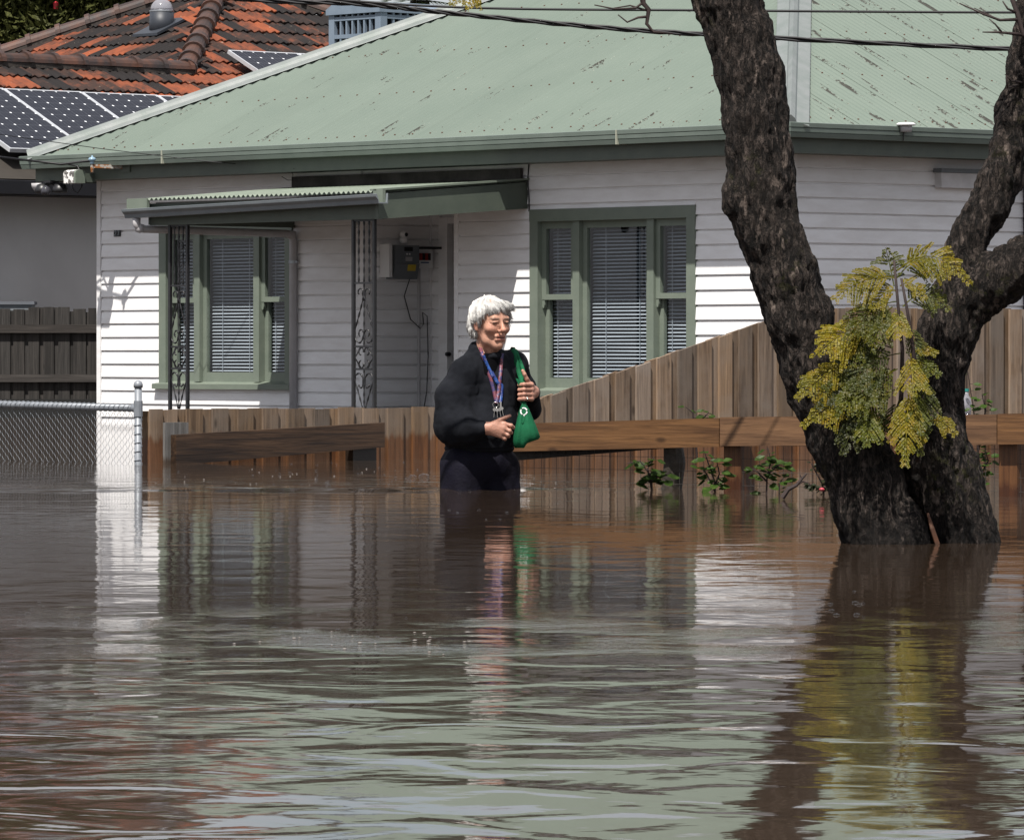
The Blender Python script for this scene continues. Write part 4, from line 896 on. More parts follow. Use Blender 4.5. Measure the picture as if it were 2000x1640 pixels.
twig([(1600,-500,0), (1500,-420,0), (1423,-60,0)], .03, .04); twig([(1290,-470,.1), (1150,-650,.1), (1000,-900,.2), (800,-1050,.2)], .06, .02, 'limb'); twig([(1280,-500,.15), (1330,-800,.1), (1300,-1200,0)], .065, .02, 'limb'); twig([(2065,-235,.1), (2060,-500,.1), (1980,-800,0), (1900,-1100,0)], .037, .006, 'limb'); twig([(2318,160,-.05), (2360,0,-.05), (2400,-250,0), (2380,-600,.1), (2460,-950,.1)], .056, .008, 'limb'); twig([(2398,-240,0), (2500,-420,-.1), (2560,-700,-.1)], .03, .005, 'limb'); twig([(2058,-480,.1), (2150,-700,.1), (2180,-950,.2)], .02, .004, 'limb')
def leaf_mat(name, c1, c2, c3=None, trans=.35):
    t = NT(name); t.n.remove(t.bsdf); v = t.coord('Object'); c = t.mix(t.ramp(t.noise(v, 9, 3), (.38, 0.), (.62, 1.)), c1, c2)
    if c3: c = t.mix(t.ramp(t.noise(v, 47, 2), (.5, 0.), (.68, 1.)), c, c3)
    h = t.N('HueSaturation'); t.L(c, h, 'Color'); t.L(t.math('MULTIPLY_ADD', t.rand(), .5, .75), h, 'Value'); c = h.outputs[0]
    d = t.N('BsdfDiffuse'); tr = t.N('BsdfTranslucent'); gl = t.N('BsdfGlossy'); gl.inputs['Roughness'].default_value = .45; t.L(c, d, 0); t.L(c, tr, 0)
    ms = t.N('MixShader'); ms.inputs[0].default_value = trans; t.L(d.outputs[0], ms, 1); t.L(tr.outputs[0], ms, 2)
    m2 = t.N('MixShader'); m2.inputs[0].default_value = .012; t.L(ms.outputs[0], m2, 1); t.L(gl.outputs[0], m2, 2); t.L(m2.outputs[0], t.out, 'Surface'); return t.m
FR_Y = leaf_mat('yellow_fern_leaf', (.175,.140,.006), (.120,.112,.006), (.205,.140,.006)); FR_G = leaf_mat('green_fern_leaf', (.055,.066,.005), (.078,.085,.006), (.12,.108,.006)); FR_D = leaf_mat('dark_fern_leaf', (.030,.038,.007), (.045,.053,.008), (.07,.065,.009))
def frond(b, t, arch, mat, width=1.0, dens=1.0):
    """a twice-divided leaf: rachis, paired pinnae, rows of small leaflets; b, t = base and tip (px, py, depth); arch lifts the middle"""
    b, t = Vector(T(*b)), Vector(T(*t)); L = (t - b).length; m = MB(); pts = []
    for i in range(13):
        u = i / 12; p = b.lerp(t, u); p.z += arch * 4 * u * (1 - u) * .5 + arch * .0; p.y += .02 * math.sin(u * 3); pts.append(p)
    m.tube(pts, [.0028 - .0018 * i / 12 for i in range(13)], 4, cap=False)
    npn = max(7, int(L / .0165))
    for i in range(npn):
        u = .16 + .84 * i / npn; k = min(int(u * 12), 11); p = pts[k].lerp(pts[k + 1], u * 12 - k); d = (pts[min(k + 1, 12)] - pts[k]).normalized()
        sd_ = d.cross(Vector((rnd.uniform(-.25, .25), -1, .25))).normalized(); pl = L * .34 * width * (math.sin(min(u * 1.25, 1.0) * math.pi * .82 + .38)) * rnd.uniform(.8, 1.1)
        pl = max(pl, .012)
        for s in (-1, 1):
            if rnd.random() > dens: continue
            pd = (d * .62 + sd_ * s * .8 + Vector((0, rnd.uniform(-.3, .2), -.22))).normalized(); droop = rnd.uniform(.1, .35)
            nl = max(4, int(pl / .0037)); prev = p
            for j in range(nl):
                w_ = (j + 1) / nl; c = p + pd * (pl * w_) + Vector((0, 0, -droop * pl * w_ * w_)); e = pd.cross(Vector((0, -1, .3))).normalized()
                ll = .0108 * (1.08 - .5 * w_) * rnd.uniform(.8, 1.2); lw = .0029
                for s2 in (-1, 1):
                    if rnd.random() > dens * .97: continue
                    f_ = (pd * .55 + e * s2 * .85 + Vector((0, rnd.uniform(-.3, .3), rnd.uniform(-.25, .05)))).normalized(); g_ = f_.cross(Vector((rnd.uniform(-.15, .15), -1, .45 + rnd.uniform(-.15, .15)))).normalized()
                    m.add([c, c + f_ * ll * .5 + g_ * lw, c + f_ * ll, c + f_ * ll * .5 - g_ * lw], [(0, 1, 2, 3)])
    link('frond', m.mesh('frond', mat), tree)
Y0 = -.20
for a in [((1738,560,Y0),(1722,486,Y0),.02,FR_G,1.5), ((1742,545,Y0),(1618,588,Y0-.05),.06,FR_Y,1.15), ((1745,530,Y0),(1888,560,Y0-.04),.14,FR_Y,.95), ((1755,600,Y0),(1850,612,Y0),.10,FR_G,1.25), ((1748,540,Y0),(1830,545,Y0+.06),.10,FR_G,1.2),
          ((1742,590,Y0),(1640,668,Y0-.05),.06,FR_G,1.3), ((1748,600,Y0),(1742,665,Y0-.06),.02,FR_Y,1.8), ((1735,600,Y0),(1690,690,Y0-.06),.05,FR_G,1.4), ((1700,640,Y0),(1578,700,Y0-.05),.06,FR_Y,1.2), ((1690,640,Y0),(1655,720,Y0-.02),.05,FR_G,1.4),
          ((1648,705,Y0),(1546,778,Y0-.05),.02,FR_Y,1.1), ((1750,690,Y0),(1640,770,Y0-.04),.06,FR_D,1.3), ((1700,740,Y0),(1585,800,Y0-.03),.06,FR_D,1.2), ((1690,770,Y0),(1556,832,Y0-.05),.05,FR_Y,.9), ((1730,745,Y0),(1618,812,Y0-.06),.06,FR_G,1.2),
          ((1770,690,Y0),(1774,775,Y0-.07),.02,FR_Y,1.45), ((1768,755,Y0),(1756,908,Y0-.08),.03,FR_Y,.95), ((1765,770,Y0),(1790,890,Y0-.02),.03,FR_G,.9), ((1790,730,Y0),(1806,840,Y0),.02,FR_D,1.1), ((1700,790,Y0),(1682,872,Y0-.07),.02,FR_G,1.35), ((1680,790,Y0),(1636,888,Y0-.04),.02,FR_D,1.2),
          ((1775,690,Y0),(1822,692,Y0),.03,FR_Y,.8), ((1808,820,Y0),(1860,850,Y0-.02),.04,FR_Y,1.1), ((1740,720,Y0),(1690,780,Y0),.03,FR_D,1.5), ((1770,700,Y0),(1830,735,Y0),.02,FR_G,.9), ((1710,660,Y0),(1620,720,Y0),.04,FR_D,1.2), ((1730,810,Y0),(1700,850,Y0+.03),.02,FR_D,1.5), ((1750,780,Y0+.04),(1730,850,Y0+.05),.01,FR_D,1.4), ((1720,560,Y0),(1660,560,Y0+.03),.04,FR_G,1.3), ((1745,570,Y0),(1690,610,Y0-.03),.05,FR_Y,1.5), ((1740,625,Y0),(1660,640,Y0-.02),.05,FR_Y,1.3), ((1735,680,Y0+.02),(1650,700,Y0+.02),.05,FR_D,1.4), ((1730,700,Y0),(1600,760,Y0-.02),.06,FR_G,1.1), ((1745,720,Y0),(1670,800,Y0-.05),.04,FR_G,1.3), ((1740,760,Y0),(1650,840,Y0-.02),.04,FR_D,1.3), ((1780,760,Y0),(1788,850,Y0-.05),.02,FR_G,1.2), ((1765,640,Y0),(1790,700,Y0),.02,FR_D,1.3), ((1750,560,Y0),(1800,590,Y0-.03),.06,FR_Y,1.3)]:
    frond(*a, dens=.93 if a[3] is not FR_Y else .97)
for p in ([(1790,900,-.06), (1782,760,-.15), (1776,690,Y0), (1764,610,Y0), (1752,545,Y0)], [(1750,900,-.08), (1755,760,-.14), (1754,680,Y0), (1746,600,Y0), (1738,510,Y0)], [(1690,900,-.08), (1660,760,-.16), (1645,700,-.19)]):
    n = len(p); MB().tube([T(*q) for q in p], [.009 - .005 * i / (n - 1) for i in range(n)], 6).build('shoot_stem', TWIG, tree, True)
# a spray of old leaves hanging from a branch over the roof
for a in (((925,-40,-.1),(880,18,-.12),.02,FR_Y,1.3), ((930,-45,-.1),(915,28,-.12),.02,FR_Y,1.2), ((915,-40,-.1),(935,15,-.1),.02,FR_G,1.0)): frond(*a, dens=.8)
twig([(1000,-900,.2), (960,-400,.05), (925,-45,-.1)], .02, .004)

# ------------------------------------------------------------------ weeds along the barrier
WL = leaf_mat('weed_leaf', (.022,.042,.008), (.032,.062,.011), (.055,.095,.018))
def weed(px, py0, D, stems, label, lsz=.03, nleaf=22, mat=WL):
    o = thing('leafy_weed', label, 'weed', P(px, HY, D), 0, 'weeds along the barrier'); o.location.z = 0; s = FPX / D; st = MB(); lf = MB()
    for pts in stems:
        q = [Vector(((x - px) / s, dy, CH + (HY - y) / s)) for x, y, dy in pts]; st.tube(q, [.005 - .003 * i / (len(q) - 1) for i in range(len(q))], 5)
        for i in range(nleaf):
            u = (i + rnd.random()) / nleaf; k = min(int(u * (len(q) - 1)), len(q) - 2); c = q[k].lerp(q[k + 1], u * (len(q) - 1) - k)
            if c.z < .0: continue
            a = rnd.uniform(0, 6.28); d = Vector((math.cos(a), math.sin(a) * .8 - .2, rnd.uniform(-.45, .3))).normalized(); l = lsz * rnd.uniform(.8, 1.6); wd = d.cross(Vector((0, -.6, 1))).normalized() * l * .33; nn = d.cross(wd).normalized()
            b = c + d * l * .35
            lf.add([b, b + d * l * .35 + wd - nn * .003, b + d * l * .7 + wd * .8, b + d * l, b + d * l * .7 - wd * .8, b + d * l * .35 - wd - nn * .003, b + d * l * .5 + nn * l * .07], [(0, 1, 6), (1, 2, 6), (2, 3, 6), (3, 4, 6), (4, 5, 6), (5, 0, 6)])
            st.tube([c, b], .0012, 3, cap=False)
    st.build('stem', TWIG, o); lf.build('leaves', mat, o, fix=False)
weed(1265, 955, 25.3, [[(1275,990,0), (1272,930,0), (1250,900,0), (1225,905,0)], [(1273,940,0), (1290,925,0), (1300,935,0)], [(1274,960,0), (1265,915,0), (1278,892,0)]], 'leafy green weed left of the dark stump under the timber barrier', .045, 14)
weed(1388, 958, 24.9, [[(1398,1000,0), (1396,940,0), (1382,900,0), (1375,880,0)], [(1396,950,0), (1405,925,0), (1400,900,0)], [(1397,960,0), (1380,925,0), (1372,915,0)]], 'tall leafy weed just left of the orange barrier post', .042, 15)
weed(1495, 962, 24.6, [[(1496,1000,0), (1498,935,0), (1505,900,0), (1500,875,0)], [(1498,940,0), (1478,920,0), (1468,915,0)], [(1500,925,0), (1520,908,0), (1530,900,0)], [(1522,990,0), (1522,945,0), (1528,935,0)]], 'spreading leafy weed just right of the orange barrier post', .042, 13)
weed(1600, 965, 24.4, [[(1612,990,0), (1606,945,0), (1590,915,0), (1585,905,0)], [(1605,955,0), (1580,945,0)], [(1610,960,0), (1625,935,0), (1615,915,0)]], 'dark scrubby weed at the foot of the left trunk', .022, 26, leaf_mat('dark_weed_leaf', (.02,.026,.012), (.03,.04,.014), (.015,.015,.01)))
weed(1905, 950, 24.4, [[(1915,990,0), (1912,900,0), (1908,850,0), (1900,790,0), (1890,725,0)], [(1911,880,0), (1925,800,0), (1918,770,0)], [(1914,930,0), (1930,900,0), (1925,880,0)]], 'tall slender weed right of the tree climbing above the barrier rail', .032, 20)
weed(1352, 815, 25.6, [[(1362,900,0), (1358,830,0), (1352,805,0), (1340,795,0)], [(1358,830,0), (1378,812,0), (1384,805,0)]], 'sprig of bright leaves poking over the top of the barrier rail', .04, 8)
bs = thing('dead_branch', 'bare dark branch sticking out of the water beside the left trunk', 'branch', P(1560, HY, 23.6)); bs.location.z = 0; s_ = FPX / 23.6
for pts, r in (([(1528,972), (1540,955), (1556,947), (1566,935), (1575,925)], .012), ([(1556,947), (1568,940), (1582,944)], .006), ([(1566,935), (1562,926)], .004)): MB().tube([((x - 1560) / s_, 0, CH + (HY - y) / s_) for x, y in pts], [r * (1 - .7 * i / (len(pts) - 1)) for i in range(len(pts))], 6).build('stick', TWIG, bs)
tag(MB().lathe([(.0, 0), (.010, .002), (.013, .008), (.008, .014), (.002, .016)], P(1605, 959, 23.5), 9).build('red_litter', simple('faded_red', (.35,.03,.05), (.25,.03,.04), 30)), 'crumpled red scrap floating beside the left trunk', 'litter')
bo = thing('plastic_bottle', 'clear plastic bottle caught behind the barrier rail right of the trunk', 'bottle', P(1888, 808, 24.5)); MB().lathe([(.02, -.02), (.022, .05), (.018, .07), (.009, .085), (.009, .1)], n=12).build('body', dome.m, bo, True); MB().lathe([(.011, .1), (.011, .113)], n=10).build('bottle_cap', simple('teal_cap', (.02,.2,.18)), bo)

# ------------------------------------------------------------------ overhead wires
WIREM = simple('black_cable', (.008,.008,.01), rough=.5)
def wire(name, pts, r, label, twist=0):
    q = [P(*p) for p in pts]; m = MB(); n = 60; c = []
    for i in range(n + 1):
        u = i / n * (len(q) - 1); k = min(int(u), len(q) - 2); f = u - k
        a, b, c_, d = q[max(k - 1, 0)], q[k], q[k + 1], q[min(k + 2, len(q) - 1)]
        c.append(.5 * ((2 * b) + (c_ - a) * f + (2 * a - 5 * b + 4 * c_ - d) * f * f + (3 * b - a - 3 * c_ + d) * f ** 3))
    if twist:
        for ph in (0, 2.1, 4.2): m.tube([p + Vector((0, math.cos(i * twist + ph), math.sin(i * twist + ph))) * r * .8 for i, p in enumerate(c)], r * .62, 5)
    else: m.tube(c, r, 6)
    tag(m.build(name, WIREM, None, True), label, 'cable')
wire('power_line', [(-300,-70,24), (500,-12,24), (900,15,24), (1400,21,24), (2000,25,24), (2400,22,24)], .0055, 'straight thin black power line crossing the top of the roof')
wire('bundled_cable', [(-200,-110,24.2), (400,-10,24.2), (700,8,24.2), (900,28,24.2), (1200,56,24.2), (1500,74,24.2), (2000,97,24.2), (2400,108,24.2)], .0095, 'thicker twisted black cable sagging below the straight power line', 1.1)
e0 = W(at_front(178, -.62), -.62, 2.345)
def free(name, pts, r, label): tag(MB().tube(pts, r, 6).build(name, WIREM, None, True), label, 'cable')
free('service_cable', [P(-300, 285, 44), P(0, 307, 48.9), P(60, 314, 49.0), P(120, 321, 49.1), e0], .011, 'twisted service cable running in from the left to the eave insulator')
free('drip_loop', [P(130, 320, 49.05), P(152, 325, 49.0), P(160, 345, 48.95), P(160, 365, 48.95), P(152, 377, 48.95), P(143, 372, 49.0), P(139, 360, 49.05)], .008, 'black drip loop hanging from the service box at the eave corner')
free('phone_wire', [P(-200, 235, 44), P(0, 263, 47.0), P(200, 291, 47.6), P(400, 315, 47.5), P(570, 330, 47.4), W(at_front(574, -.43), -.43, 2.21)], .0035, 'thin phone wire stretched across the gutter to the fascia')
free('wire_tail', [P(565, 329, 47.3), P(572, 340, 47.2), P(572, 352, 47.2), P(562, 352, 47.2), P(550, 345, 47.2)], .003, 'loose curl of wire hanging below the fascia above the porch')

# ------------------------------------------------------------------ trees behind
BL1 = leaf_mat('bottlebrush_leaf', (.028,.034,.010), (.045,.050,.014), (.09,.09,.03), .3)
def far_tree(name, label, clumps, D, n, lsz, mat, trunk, red=0):
    o = thing(name, label, 'tree', P(trunk[0], HY, D)); o.location.z = 0; bx = o.location.x; s = FPX / D; lf = MB(); V_ = []; F_ = []
    tot = sum(c[2] * c[3] for c in clumps)
    for cx, cy, rx, ry in clumps:
        k = int(n * rx * ry / tot)
        for _ in range(k):
            a = Vector((rnd.gauss(0, 1), rnd.gauss(0, 1), rnd.gauss(0, 1))).normalized() * (rnd.random() ** .4)
            p = Vector(((cx - 1000) / s + a.x * rx / s - bx, a.y * rx / s, CH + (HY - cy) / s + a.z * ry / s))
            d = Vector((rnd.gauss(0, 1), rnd.gauss(0, 1), rnd.gauss(.4, 1))).normalized(); l = lsz * rnd.uniform(.6, 1.3); w_ = d.orthogonal().normalized() * l * .16
            i = len(V_); V_ += [p, p + d * l * .5 + w_, p + d * l, p + d * l * .5 - w_]; F_.append((i, i + 1, i + 2, i + 3))
    me = bpy.data.meshes.new('crown'); me.from_pydata(V_, [], F_); me.materials.append(mat); link('crown', me, o)
    tk = MB(); top = clumps[0]; tk.tube([(0, 0, -.9), (0, 0, 1.5), ((top[0] - trunk[0]) / s, 0, CH + (HY - top[1]) / s)], [.16, .13, .04], 8)
    for cx, cy, rx, ry in clumps: tk.tube([(0, 0, 2.2), ((cx - trunk[0]) / s * .5, .1, 2.2 + (HY - cy) / s * .4), ((cx - trunk[0]) / s, 0, CH + (HY - cy) / s)], [.07, .05, .02], 5)
    tk.build('trunk', BARK, o)
    if red:
        m = MB()
        for _ in range(red):
            c = rnd.choice(clumps); m.lathe([(.0, -.05), (.03, -.04), (.035, .04), (.0, .06)], ((c[0] + rnd.uniform(-.7, .7) * c[2] - 1000) / s - bx, -c[2] / s * .8, CH + (HY - c[1] + rnd.uniform(-.7, .7) * c[3]) / s), 6)
        kind(m.build('flower_spike', simple('red_flower', (.4,.02,.03)), o), 'stuff')
far_tree('bottlebrush_tree', 'dense dark olive tree with red flowers behind the tiled roof at top left', [(90,70,110,80), (30,20,80,60), (180,10,90,70), (250,-20,90,60), (330,-50,90,60), (-60,90,90,90), (60,-90,150,80), (230,-120,150,80), (10,130,60,40)], 72, 26000, .16, BL1, (100,), 16)
far_tree('pale_leafed_tree', 'small dark tree top beside the cooler against the pale sky', [(640,5,26,20), (665,-15,30,22), (620,-10,24,18), (650,-50,45,30)], 75, 1600, .20, leaf_mat('blue_green_leaf', (.03,.045,.025), (.05,.06,.035)), (650,))
pt = thing('palm_tree', 'top of a spiky palm crown behind the cooler', 'tree', P(820, HY, 78)); pt.location.z = 0; s_ = FPX / 78; m = MB(); fr = MB()
m.tube([(0, 0, -.9), (0, 0, CH + (HY - 2) / s_)], [.2, .14], 8).build('trunk', BARK, pt)
for k in range(26):
    a = k * .2417 * 6.28; el = rnd.uniform(-.5, .9); d = Vector((math.cos(a) * math.cos(el), math.sin(a) * math.cos(el), math.sin(el))); b = Vector((0, 0, CH + (HY - 2) / s_)); sdv = d.cross(Vector((0, 0, 1))).normalized()
    for j in range(14):
        u = (j + 1) / 14; c = b + d * (.9 * u) + Vector((0, 0, -.35 * u * u))
        for s in (-1, 1): e = c + sdv * s * .24 * (1.1 - u * .7) + d * .14 + Vector((0, 0, -.05)); fr.add([c, c + d * .02, e, c - d * .02], [(0, 1, 2, 3)])
fr.build('crown', leaf_mat('palm_leaf', (.03,.05,.014), (.05,.075,.02)), pt, fix=False)
# ------------------------------------------------------------------ the woman wading
PD = 25.4; PS = 420.; BASE = np.array([-.15, 0., -.80])
def H(px, py, y=0.0): return np.array([(px - 1000) / PS, y, CH + (HY - py) / PS])
person = thing('person', 'grey haired person in dark sweatshirt wading thigh deep with a green bag', 'person', (BASE[0], PD, BASE[2]))
def pobj(name, v, f, mat, parent=person, smooth=True):
    o = link(name, npmesh(name, np.asarray(v) - BASE, f, mat, smooth)); o.parent = parent; return o
# skin, coloured by position (lips, brows, eyes, flush on nose and cheeks)
def skin_mat():
    t = NT('aged_skin'); at = t.N('Attribute', attribute_name='tone'); v = t.coord('Object')
    sp = t.ramp(t.noise(v, 120, 3), (.35, .86), (.65, 1.06)); n = t.mix(1., at.outputs['Color'], sp, 'MULTIPLY')
    t.bsdf.inputs['Subsurface Weight'].default_value = .12; t.bsdf.inputs['Subsurface Radius'].default_value = (.012, .005, .003); t.bsdf.inputs['Subsurface Scale'].default_value = .5
    wr = t.noise(t.coord('Object', (1, 1, 2.2)), 75, 4, .6)
    return t.fin(n, .5, t.bump(wr, .35, .004), spec=.35)
SKIN = skin_mat()
# head in its own frame: x her left, y forward, z up; origin between the eyes' level and the centre of the skull
yaw = math.radians(31); HC = H(960, 627.5, -.03)
def head_to(v):
    v = np.asarray(v, float).copy(); p = math.radians(5); y, z = v[:, 1].copy(), v[:, 2].copy(); v[:, 1] = y * math.cos(p) + z * math.sin(p); v[:, 2] = -y * math.sin(p) + z * math.cos(p)
    l, f_, u = v[:, 0], v[:, 1], v[:, 2]; return np.stack([HC[0] + l * math.cos(yaw) + f_ * math.sin(yaw), HC[1] + l * math.sin(yaw) - f_ * math.cos(yaw), HC[2] + u], 1)
hd = SDF((-.11, -.15, -.26), (.11, .15, .14), .0026)
hd.ell((0, -.012, .030), (.071, .090, .080), .02); hd.ell((0, .028, -.030), (.054, .058, .080), .035)
for s in (-1, 1):
    hd.cap((s * .047, -.004, -.045), (s * .034, .030, -.088), .019, .015, .03); hd.cap((s * .034, .030, -.088), (0, .062, -.104), .015, .016, .03)
    hd.ell((s * .037, .060, -.030), (.024, .022, .020), .025)
hd.ell((0, .070, -.106), (.017, .016, .014), .02); hd.cap((-.036, .078, .020), (.036, .078, .020), .011, .011, .018)
hd.cap((0, .086, .012), (0, .110, -.030), .0075, .0120, .010); hd.ell((0, .113, -.032), (.0125, .013, .0105), .006)
for s in (-1, 1):
    hd.ell((s * .0125, .099, -.037), (.0085, .010, .0075), .006); hd.ell((s * .031, .101, .001), (.020, .016, .011), .014, 'sub')
    hd.ell((s * .031, .0755, .001), (.0145, .0145, .0115), .004); hd.cap((s * .018, .085, .0060), (s * .046, .072, .0035), .0042, .0042, .006); hd.cap((s * .020, .080, -.010), (s * .044, .068, -.011), .0045, .0045, .010)
    hd.cap((s * .020, .101, -.036), (s * .040, .082, -.078), .0026, .0026, .007, 'sub'); hd.cap((s * .040, .078, -.078), (s * .036, .074, -.100), .0024, .0024, .007, 'sub')
hd.cap((-.021, .085, -.0625), (.021, .085, -.0625), .0078, .0078, .008); hd.cap((-.018, .084, -.0785), (.018, .084, -.0785), .0085, .0085, .009); hd.cap((-.022, .094, -.0705), (.022, .094, -.0705), .0042, .0042, .003, 'sub')
for s in (-1, 1):
    hd.ell((s * .074, -.014, -.012), (.0085, .021, .032), .006); hd.ell((s * .084, -.010, -.010), (.006, .011, .018), .004, 'sub'); hd.ell((s * .072, -.006, -.038), (.009, .010, .010), .006)
hd.cap((0, -.025, -.07), (0, -.050, -.26), .050, .060, .03); hd.cap((-.020, .035, -.09), (-.012, .012, -.20), .011, .012, .014); hd.cap((.020, .035, -.09), (.012, .012, -.20), .011, .012, .014); hd.cap((0, .045, -.10), (0, .006, -.19), .014, .012, .02)
hv, hf = hd.nets()
tone = np.tile(np.array([.44, .235, .165]), (len(hv), 1)); x, y, z = hv.T
def blend(mask, c): tone[:] = tone + (np.array(c) - tone) * np.clip(mask, 0, 1)[:, None]
g2 = lambda cx, cy, cz, r: np.exp(-(((x - cx) ** 2 + (y - cy) ** 2 + (z - cz) ** 2) / r ** 2))
for s in (-1, 1): blend(g2(s * .04, .07, -.032, .022) * .55, (.43, .17, .115)); blend(g2(s * .076, -.01, -.02, .03) * .6, (.46, .19, .13))
blend(g2(0, .115, -.032, .018) * .5, (.44, .17, .115)); blend(((np.abs(z + .0625) < .0065) | (np.abs(z + .0785) < .0062)) * (np.abs(x) < .021) * (y > .082) * .7, (.33, .12, .095)); blend((np.abs(z + .0705) < .0030) * (np.abs(x) < .020) * (y > .070) * .95, (.06, .018, .015))
for s in (-1, 1):
    blend((np.abs(z + .0012) < .0030) * (np.abs(x - s * .031) < .0115) * (y > .078) * .95, (.03, .02, .016)); blend((np.abs(z - .019 + .08 * np.abs(np.abs(x) - .03)) < .005) * (np.abs(np.abs(x) - .032) < .017) * (y > .06) * .35, (.34, .24, .19))
blend((z < -.10) * (y < .05) * .25, (.42, .20, .13))
# hands
def hand(chains, palm, wrist, lo, hi, r=.0095):
    S = SDF(lo, hi, .0024)
    for c in palm: S.cap(*c, k=.012)
    for ch in chains:
        for i, (a, b) in enumerate(zip(ch[:-1], ch[1:])): S.cap(a, b, r * (1.05 - .10 * i), r * (.97 - .10 * i), .004)
    for a, b, r0, r1 in wrist: S.cap(a, b, r0, r1, .02)
    return S.nets()
# right hand, back of the hand to us, fingers loosely curled, thumb up
RW = np.array([-.118, -.235, .288])
mcp = [(-.036, -.262, .306), (-.036, -.267, .287), (-.041, -.264, .268), (-.050, -.256, .252)]
rh = hand([[mcp[0], (-.004, -.266, .299), (.006, -.248, .290), (-.006, -.236, .286)], [mcp[1], (-.011, -.274, .275), (-.004, -.254, .266), (-.018, -.242, .264)], [mcp[2], (-.019, -.270, .256), (-.016, -.250, .250), (-.030, -.240, .250)], [mcp[3], (-.033, -.260, .240), (-.032, -.245, .237), (-.042, -.236, .240)],
           [(-.088, -.250, .308), (-.056, -.262, .325), (-.030, -.264, .336), (-.010, -.262, .344)]],
          [(RW, mcp[0], .021, .014), (RW, mcp[1], .021, .0145), (RW, mcp[2], .021, .014), (RW + np.array([.005, 0, -.012]), mcp[3], .018, .0125), ((-.085, -.248, .302), (-.058, -.258, .318), .017, .012)], [((-.20, -.19, .292), RW, .030, .024)], (-.24, -.33, .19), (.05, -.14, .39))
# left hand closed on the bag strap, knuckles forward, thumb up along the strap
zs = [.486, .463, .441, .420]; LW = np.array([.098, -.045, .452])
lh = hand([[(.090, -.088, z_), (.056, -.128, z_ + .001), (.034, -.112, z_ - .001), (.040, -.092, z_ - .002)] for z_ in zs] + [[(.084, -.078, .488), (.068, -.104, .512), (.058, -.112, .534), (.050, -.112, .550)]],
          [(LW, (.090, -.088, z_), .022, .0125) for z_ in zs], [((.09, .04, .43), LW, .022, .023)], (-.02, -.20, .36), (.17, .08, .60), .0102)
# hidden body under the clothes, so that the figure is whole
bd = SDF((-.50, -.34, -.84), (.24, .30, .66), .012)
SR, SL = H(906, 728, -.075), H(1002, 714, .085); ER, EL = H(888, 824, -.115), np.array([.080, .115, .375])
bd.cap((-.128, .015, .66), (-.13, .01, .55), .055, .06, .03); bd.ell((-.13, .005, .45), (.13, .095, .17), .05); bd.ell((-.15, 0, .2), (.135, .11, .16), .05)
bd.cap(SR, ER, .045, .04, .03); bd.cap(ER, RW, .04, .026, .03); bd.cap(SL, EL, .04, .03, .03); bd.cap(EL, LW, .03, .024, .03)
LEG = [((-.225, -.05, .1), (-.245, -.09, -.34), (-.235, -.03, -.75)), ((-.075, .03, .1), (-.055, .0, -.34), (-.045, .06, -.75))]
for a, b, c in LEG: bd.cap(a, b, .075, .052, .03); bd.cap(b, c, .05, .038, .03); bd.cap(c, (c[0] + .06, c[1] - .12, -.785), .036, .028, .02)
bv, bf = bd.nets()
sv = [head_to(hv), rh[0], lh[0], bv]; ff = []; o_ = 0
for v_, f__ in zip(sv, (hf, rh[1], lh[1], bf)): ff.append(f__ + o_); o_ += len(v_)
body = pobj('body', np.concatenate(sv), np.concatenate(ff), SKIN)
hn = np.tile(np.array([.39, .20, .145]), (len(rh[0]) + len(lh[0]) + len(bv), 1)); tones = np.concatenate([tone, hn])
pp = np.concatenate([rh[0], lh[0], bv]); tones[len(hv):] *= (1 + .14 * fbm(pp * 90, 2, 4))[:, None]
ca = body.data.color_attributes.new('tone', 'FLOAT_COLOR', 'POINT'); ca.data.foreach_set('color', np.concatenate([tones, np.ones((len(tones), 1))], 1).astype(np.float32).ravel())
# sweatshirt
def folds(S, amp, sc_, seed, ridge_=False):
    g = np.meshgrid(*S.ax, indexing='ij'); near = np.abs(S.d) < .05; p = np.stack([a[near] for a in g], -1); n_ = fbm(p * np.array(sc_), 3, seed); S.d[near] += (amp * (np.maximum(0, .16 - np.abs(n_)) * 4 if ridge_ else n_)).astype(np.float32)
sw_ = SDF((-.52, -.36, .12), (.26, .32, .72), .006)
sw_.ell((-.128, .012, .455), (.148, .115, .175), .06); sw_.ell((-.145, -.012, .29), (.172, .148, .155), .06); sw_.cap((-.16, -.01, .25), (-.155, -.005, .215), .155, .150, .04)
sw_.cap((-.128, .02, .612), SR, .060, .062, .06); sw_.cap((-.128, .02, .612), SL, .058, .060, .06)
sw_.cap(SR, H(886, 775, -.105), .058, .070, .07); sw_.cap(H(886, 775, -.105), ER, .070, .080, .06); sw_.cap(ER, H(915, 838, -.19), .080, .062, .05); sw_.cap(H(915, 836, -.19), RW + np.array([-.022, .004, .0]), .062, .040, .02); sw_.ell(H(882, 842, -.12), (.062, .06, .05), .05)
sw_.cap(SL, (.055, .12, .47), .060, .056, .05); sw_.cap((.055, .12, .47), EL, .056, .052, .03); sw_.cap(EL, LW + np.array([.002, .028, -.004]), .056, .040, .02)
for i in range(14):
    a = i / 14 * 6.283; b = (i + 1) / 14 * 6.283; c = lambda t: (-.118 + .066 * math.cos(t), -.012 + .064 * math.sin(t), .648 + .030 * math.sin(t) - .010 * math.cos(t)); sw_.cap(c(a), c(b), .012, .012, .012)
sw_.ell((-.112, -.035, .690), (.052, .056, .075), .008, 'sub')
folds(sw_, .010, (8, 8, 5), 31); folds(sw_, .011, (20, 20, 9), 12); folds(sw_, .004, (50, 50, 22), 13); folds(sw_, .0035, (7, 7, 15), 51, True)
sw_.cutz(.19, True); swv, swf = sw_.nets()
